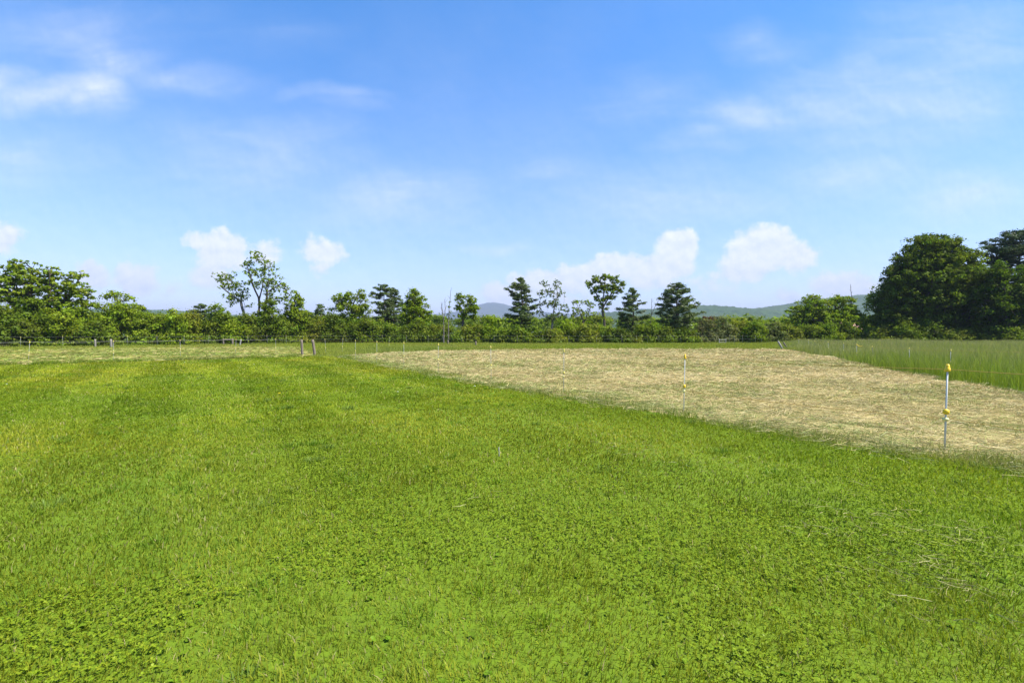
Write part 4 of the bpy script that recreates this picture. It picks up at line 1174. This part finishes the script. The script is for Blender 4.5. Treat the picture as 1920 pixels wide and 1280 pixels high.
# wooden posts: irregular weathered round timber
def timber(name, base, top, r, mat, label, cat='post', group=None, parent=None):
    a, b = np.array(base, float), np.array(top, float); n = 6; sides = 9
    org = a.copy(); org[2] = 0
    v = []
    D_ = (b - a) / np.linalg.norm(b - a); ref = np.array([1.0, 0, 0]) if abs(D_[2]) > .7 else np.array([0, 0, 1.0])
    A = np.cross(D_, ref); A /= np.linalg.norm(A); B = np.cross(D_, A)
    for i in range(n + 1):
        q = i / n; c = a + (b - a) * q
        for j in range(sides):
            an = j / sides * 6.283; rr = r * (1.06 - .12 * q) * random.uniform(.9, 1.08)
            v.append(c + A * math.cos(an) * rr + B * math.sin(an) * rr + (D_ * random.uniform(-.02, .03) if i == n else 0))
    v.append(b + D_ * .01)
    f = [[i * sides + j, i * sides + (j + 1) % sides, (i + 1) * sides + (j + 1) % sides, (i + 1) * sides + j] for i in range(n) for j in range(sides)]
    t = [[n * sides + j, n * sides + (j + 1) % sides, (n + 1) * sides] for j in range(sides)]
    o = link(name, mesh_np(name, np.array(v) - (org if parent is None else 0), [np.array(f), np.array(t)]), mat)
    if parent is None: o.location = org; tag(o, label, cat, group)
    else: o.parent = parent
    return o
def at(u, v, d): return px(u, v, d)
def gnd(u, d, z=-.15): return (gx(u, d), d, z)
GW = 'weathered wooden fence posts'
timber('wooden_post', gnd(567, 28.6), at(565.5, 637, 28.6), .075, M_greywood, 'weathered upright wooden post, left of the leaning pair by the lawn', group=GW)
timber('wooden_post', gnd(591, 29.0), at(586, 637, 29.0), .085, M_greywood, 'weathered wooden post leaning left, right of the pair by the lawn', group=GW)
timber('wooden_post', gnd(178.5, 44), at(178.5, 636, 44), .075, M_palebark, 'grey wooden fence post in front of the dark low shrub', group=GW)
timber('wooden_post', gnd(208.5, 43), at(208, 636, 43), .095, M_palebark, 'thick pale wooden fence post left of the round bushy tree', group=GW)
timber('wooden_post', gnd(840, 56), at(840, 638, 56), .09, M_greywood, 'grey wooden post below the thin dark broken snag', group=GW)
timber('wooden_post', gnd(892, 50), at(892, 640, 50), .09, M_greywood, 'grey wooden post right of the small vase-shaped tree', group=GW)
timber('wooden_stake', gnd(1470, 38.5), at(1459, 640, 38.5), .075, M_lightwood, 'pale wooden stake leaning left at the hayfield corner', 'stake', 'leaning stakes at the hayfield corner')
timber('wooden_stake', gnd(1480, 39.5), at(1469, 642, 39.5), .065, M_greywood, 'dark wooden stake leaning left at the hayfield corner', 'stake', 'leaning stakes at the hayfield corner')
timber('leaning_board', gnd(449.5, 50, .0), at(452, 636.5, 50), .07, M_lightwood, 'short whitish board leaning by the fence right of the rail frame', 'board')
def frame(u0, u1, vt, d, mat, label, r):
    e = tag(empty('rail_frame' if mat is M_greywood else 'gate_frame', (gx((u0 + u1) / 2, d), d, 0)), label, 'frame')
    o = np.array([gx((u0 + u1) / 2, d), d, 0])
    for u in (u0, u1): timber('post', np.array(gnd(u, d)) - o, at(u, vt, d) - o, r, mat, '', parent=e)
    timber('rail', at(u0, vt + 1.5, d) - o, at(u1, vt + 1.2, d) - o, r * .7, mat, '', parent=e)
    if mat is M_lightwood: timber('rail', at(u0, vt + 6, d) - o, at(u1, vt + 6, d) - o, r * .6, mat, '', parent=e)
frame(419, 436, 635, 53, M_greywood, 'grey wooden rail frame standing against the left hedgerow', .10)
frame(1348.5, 1361, 635.5, 60, M_lightwood, 'small whitish gate frame in front of the pale blossoming shrub', .05)

# yellow tape hanging at the meadow rod
a = px(1607, 646, 24); b = px(1617, 648.5, 23.6)
segs = [(a + (b - a) * i / 8 + np.array([0, 0, -.05 * math.sin(i / 8 * math.pi)]), a + (b - a) * (i + 1) / 8 + np.array([0, 0, -.05 * math.sin((i + 1) / 8 * math.pi)]), .012, .012) for i in range(8)]
v, f = frusta(segs, 5)
tag(link('tape', mesh_np('tape', v, f), M_yellow), 'short yellow tape fluttering from a meadow rod', 'tape')

# ------------------------------------------------------------------ small things
def flower(u, v, mat, label, cat, group, r):
    g = gp(u, v); e = tag(empty(cat, (g[0], g[1], 0)), label, cat, group)
    link('stem', lathe_mesh('stem', [(.002, 0), (.0018, .05)], 5), M_stemgreen, e)
    n = 14; vv = [(0, 0, .056)]; ff = []
    for i in range(n):
        a = i / n * 6.283
        for s in (-.16, .16): vv.append((math.cos(a + s) * r, math.sin(a + s) * r, .050 + .012 * random.random()))
        ff.append([0, 1 + 2 * i, 2 + 2 * i])
    link('bloom', mesh_np('bloom', np.array(vv), [np.array(ff)]), mat, e)
M_stemgreen = mat_plain('flower_stem', (.08, .13, .03), .7, .1)
for (u, v) in ((588, 737), (662, 730), (524, 741), (692, 718)):
    flower(u, v, M_petal_y, 'tiny yellow dandelion bloom in the mown lawn', 'dandelion', 'yellow blooms in the lawn', .022)
for (u, v) in ((397, 678), (346, 681), (14, 723), (746, 738), (890, 727), (476, 685)):
    flower(u, v, M_petal_w, 'tiny white bloom in the mown lawn', 'daisy', 'white blooms in the lawn', .022)
g = gp(936, 856)
timber('peg', (g[0], g[1], -.02), (g[0] - .004, g[1], .10), .006, M_lightwood, 'short pale peg standing alone in the mown lawn', 'peg')
# roof behind the hedge
def barn():
    c = px(1576, 603, 88); o = np.array([c[0], 88, 0]); e = tag(empty('barn', o), 'low barn with faded red roof half hidden behind the hedge', 'barn')
    w, l, h, rg = 2.2, 2.2, 2.0, 3.3
    v = np.array([(-w, -l, 0), (w, -l, 0), (w, l, 0), (-w, l, 0), (-w, -l, h), (w, -l, h), (w, l, h), (-w, l, h), (-w, 0, rg), (w, 0, rg)])
    link('wall', mesh_np('wall', v, [np.array([[0, 1, 5, 4], [1, 2, 6, 5], [2, 3, 7, 6], [3, 0, 4, 7]]), np.array([[5, 6, 9], [7, 4, 8]])]), M_barnwall, e)
    W, Lq = w + .3, l + .4; hh = h - .15
    r = np.array([(-W, -Lq, hh), (W, -Lq, hh), (W, 0, rg + .06), (-W, 0, rg + .06), (-W, Lq, hh), (W, Lq, hh),
                  (-W, -Lq, hh + .12), (W, -Lq, hh + .12), (W, 0, rg + .18), (-W, 0, rg + .18), (-W, Lq, hh + .12), (W, Lq, hh + .12)])
    q = np.array([[0, 3, 2, 1], [3, 4, 5, 2], [6, 7, 8, 9], [9, 8, 11, 10], [0, 1, 7, 6], [4, 10, 11, 5], [0, 6, 9, 3], [3, 9, 10, 4], [1, 2, 8, 7], [2, 5, 11, 8]])
    link('roof', mesh_np('roof', r, [q]), M_roof, e)
barn()

# ------------------------------------------------------------------ haze
def haze():
    m, nt, out = new_mat('haze_air')
    p = nt.nodes.new('ShaderNodeVolumePrincipled')
    p.inputs['Color'].default_value = (.40, .475, .68, 1); p.inputs['Density'].default_value = .00018; p.inputs['Anisotropy'].default_value = 0.0
    nt.links.new(p.outputs[0], out.inputs['Volume'])
    x, y0, y1, z0, z1 = 8900, -600, 9400, -30, 410
    v = np.array([(a, b, c) for c in (z0, z1) for b in (y0, y1) for a in (-x, x)])
    f = np.array([[0, 2, 3, 1], [4, 5, 7, 6], [0, 1, 5, 4], [2, 6, 7, 3], [0, 4, 6, 2], [1, 3, 7, 5]])
    tag(link('haze', mesh_np('haze', v, [f]), m), kind='stuff')
haze()
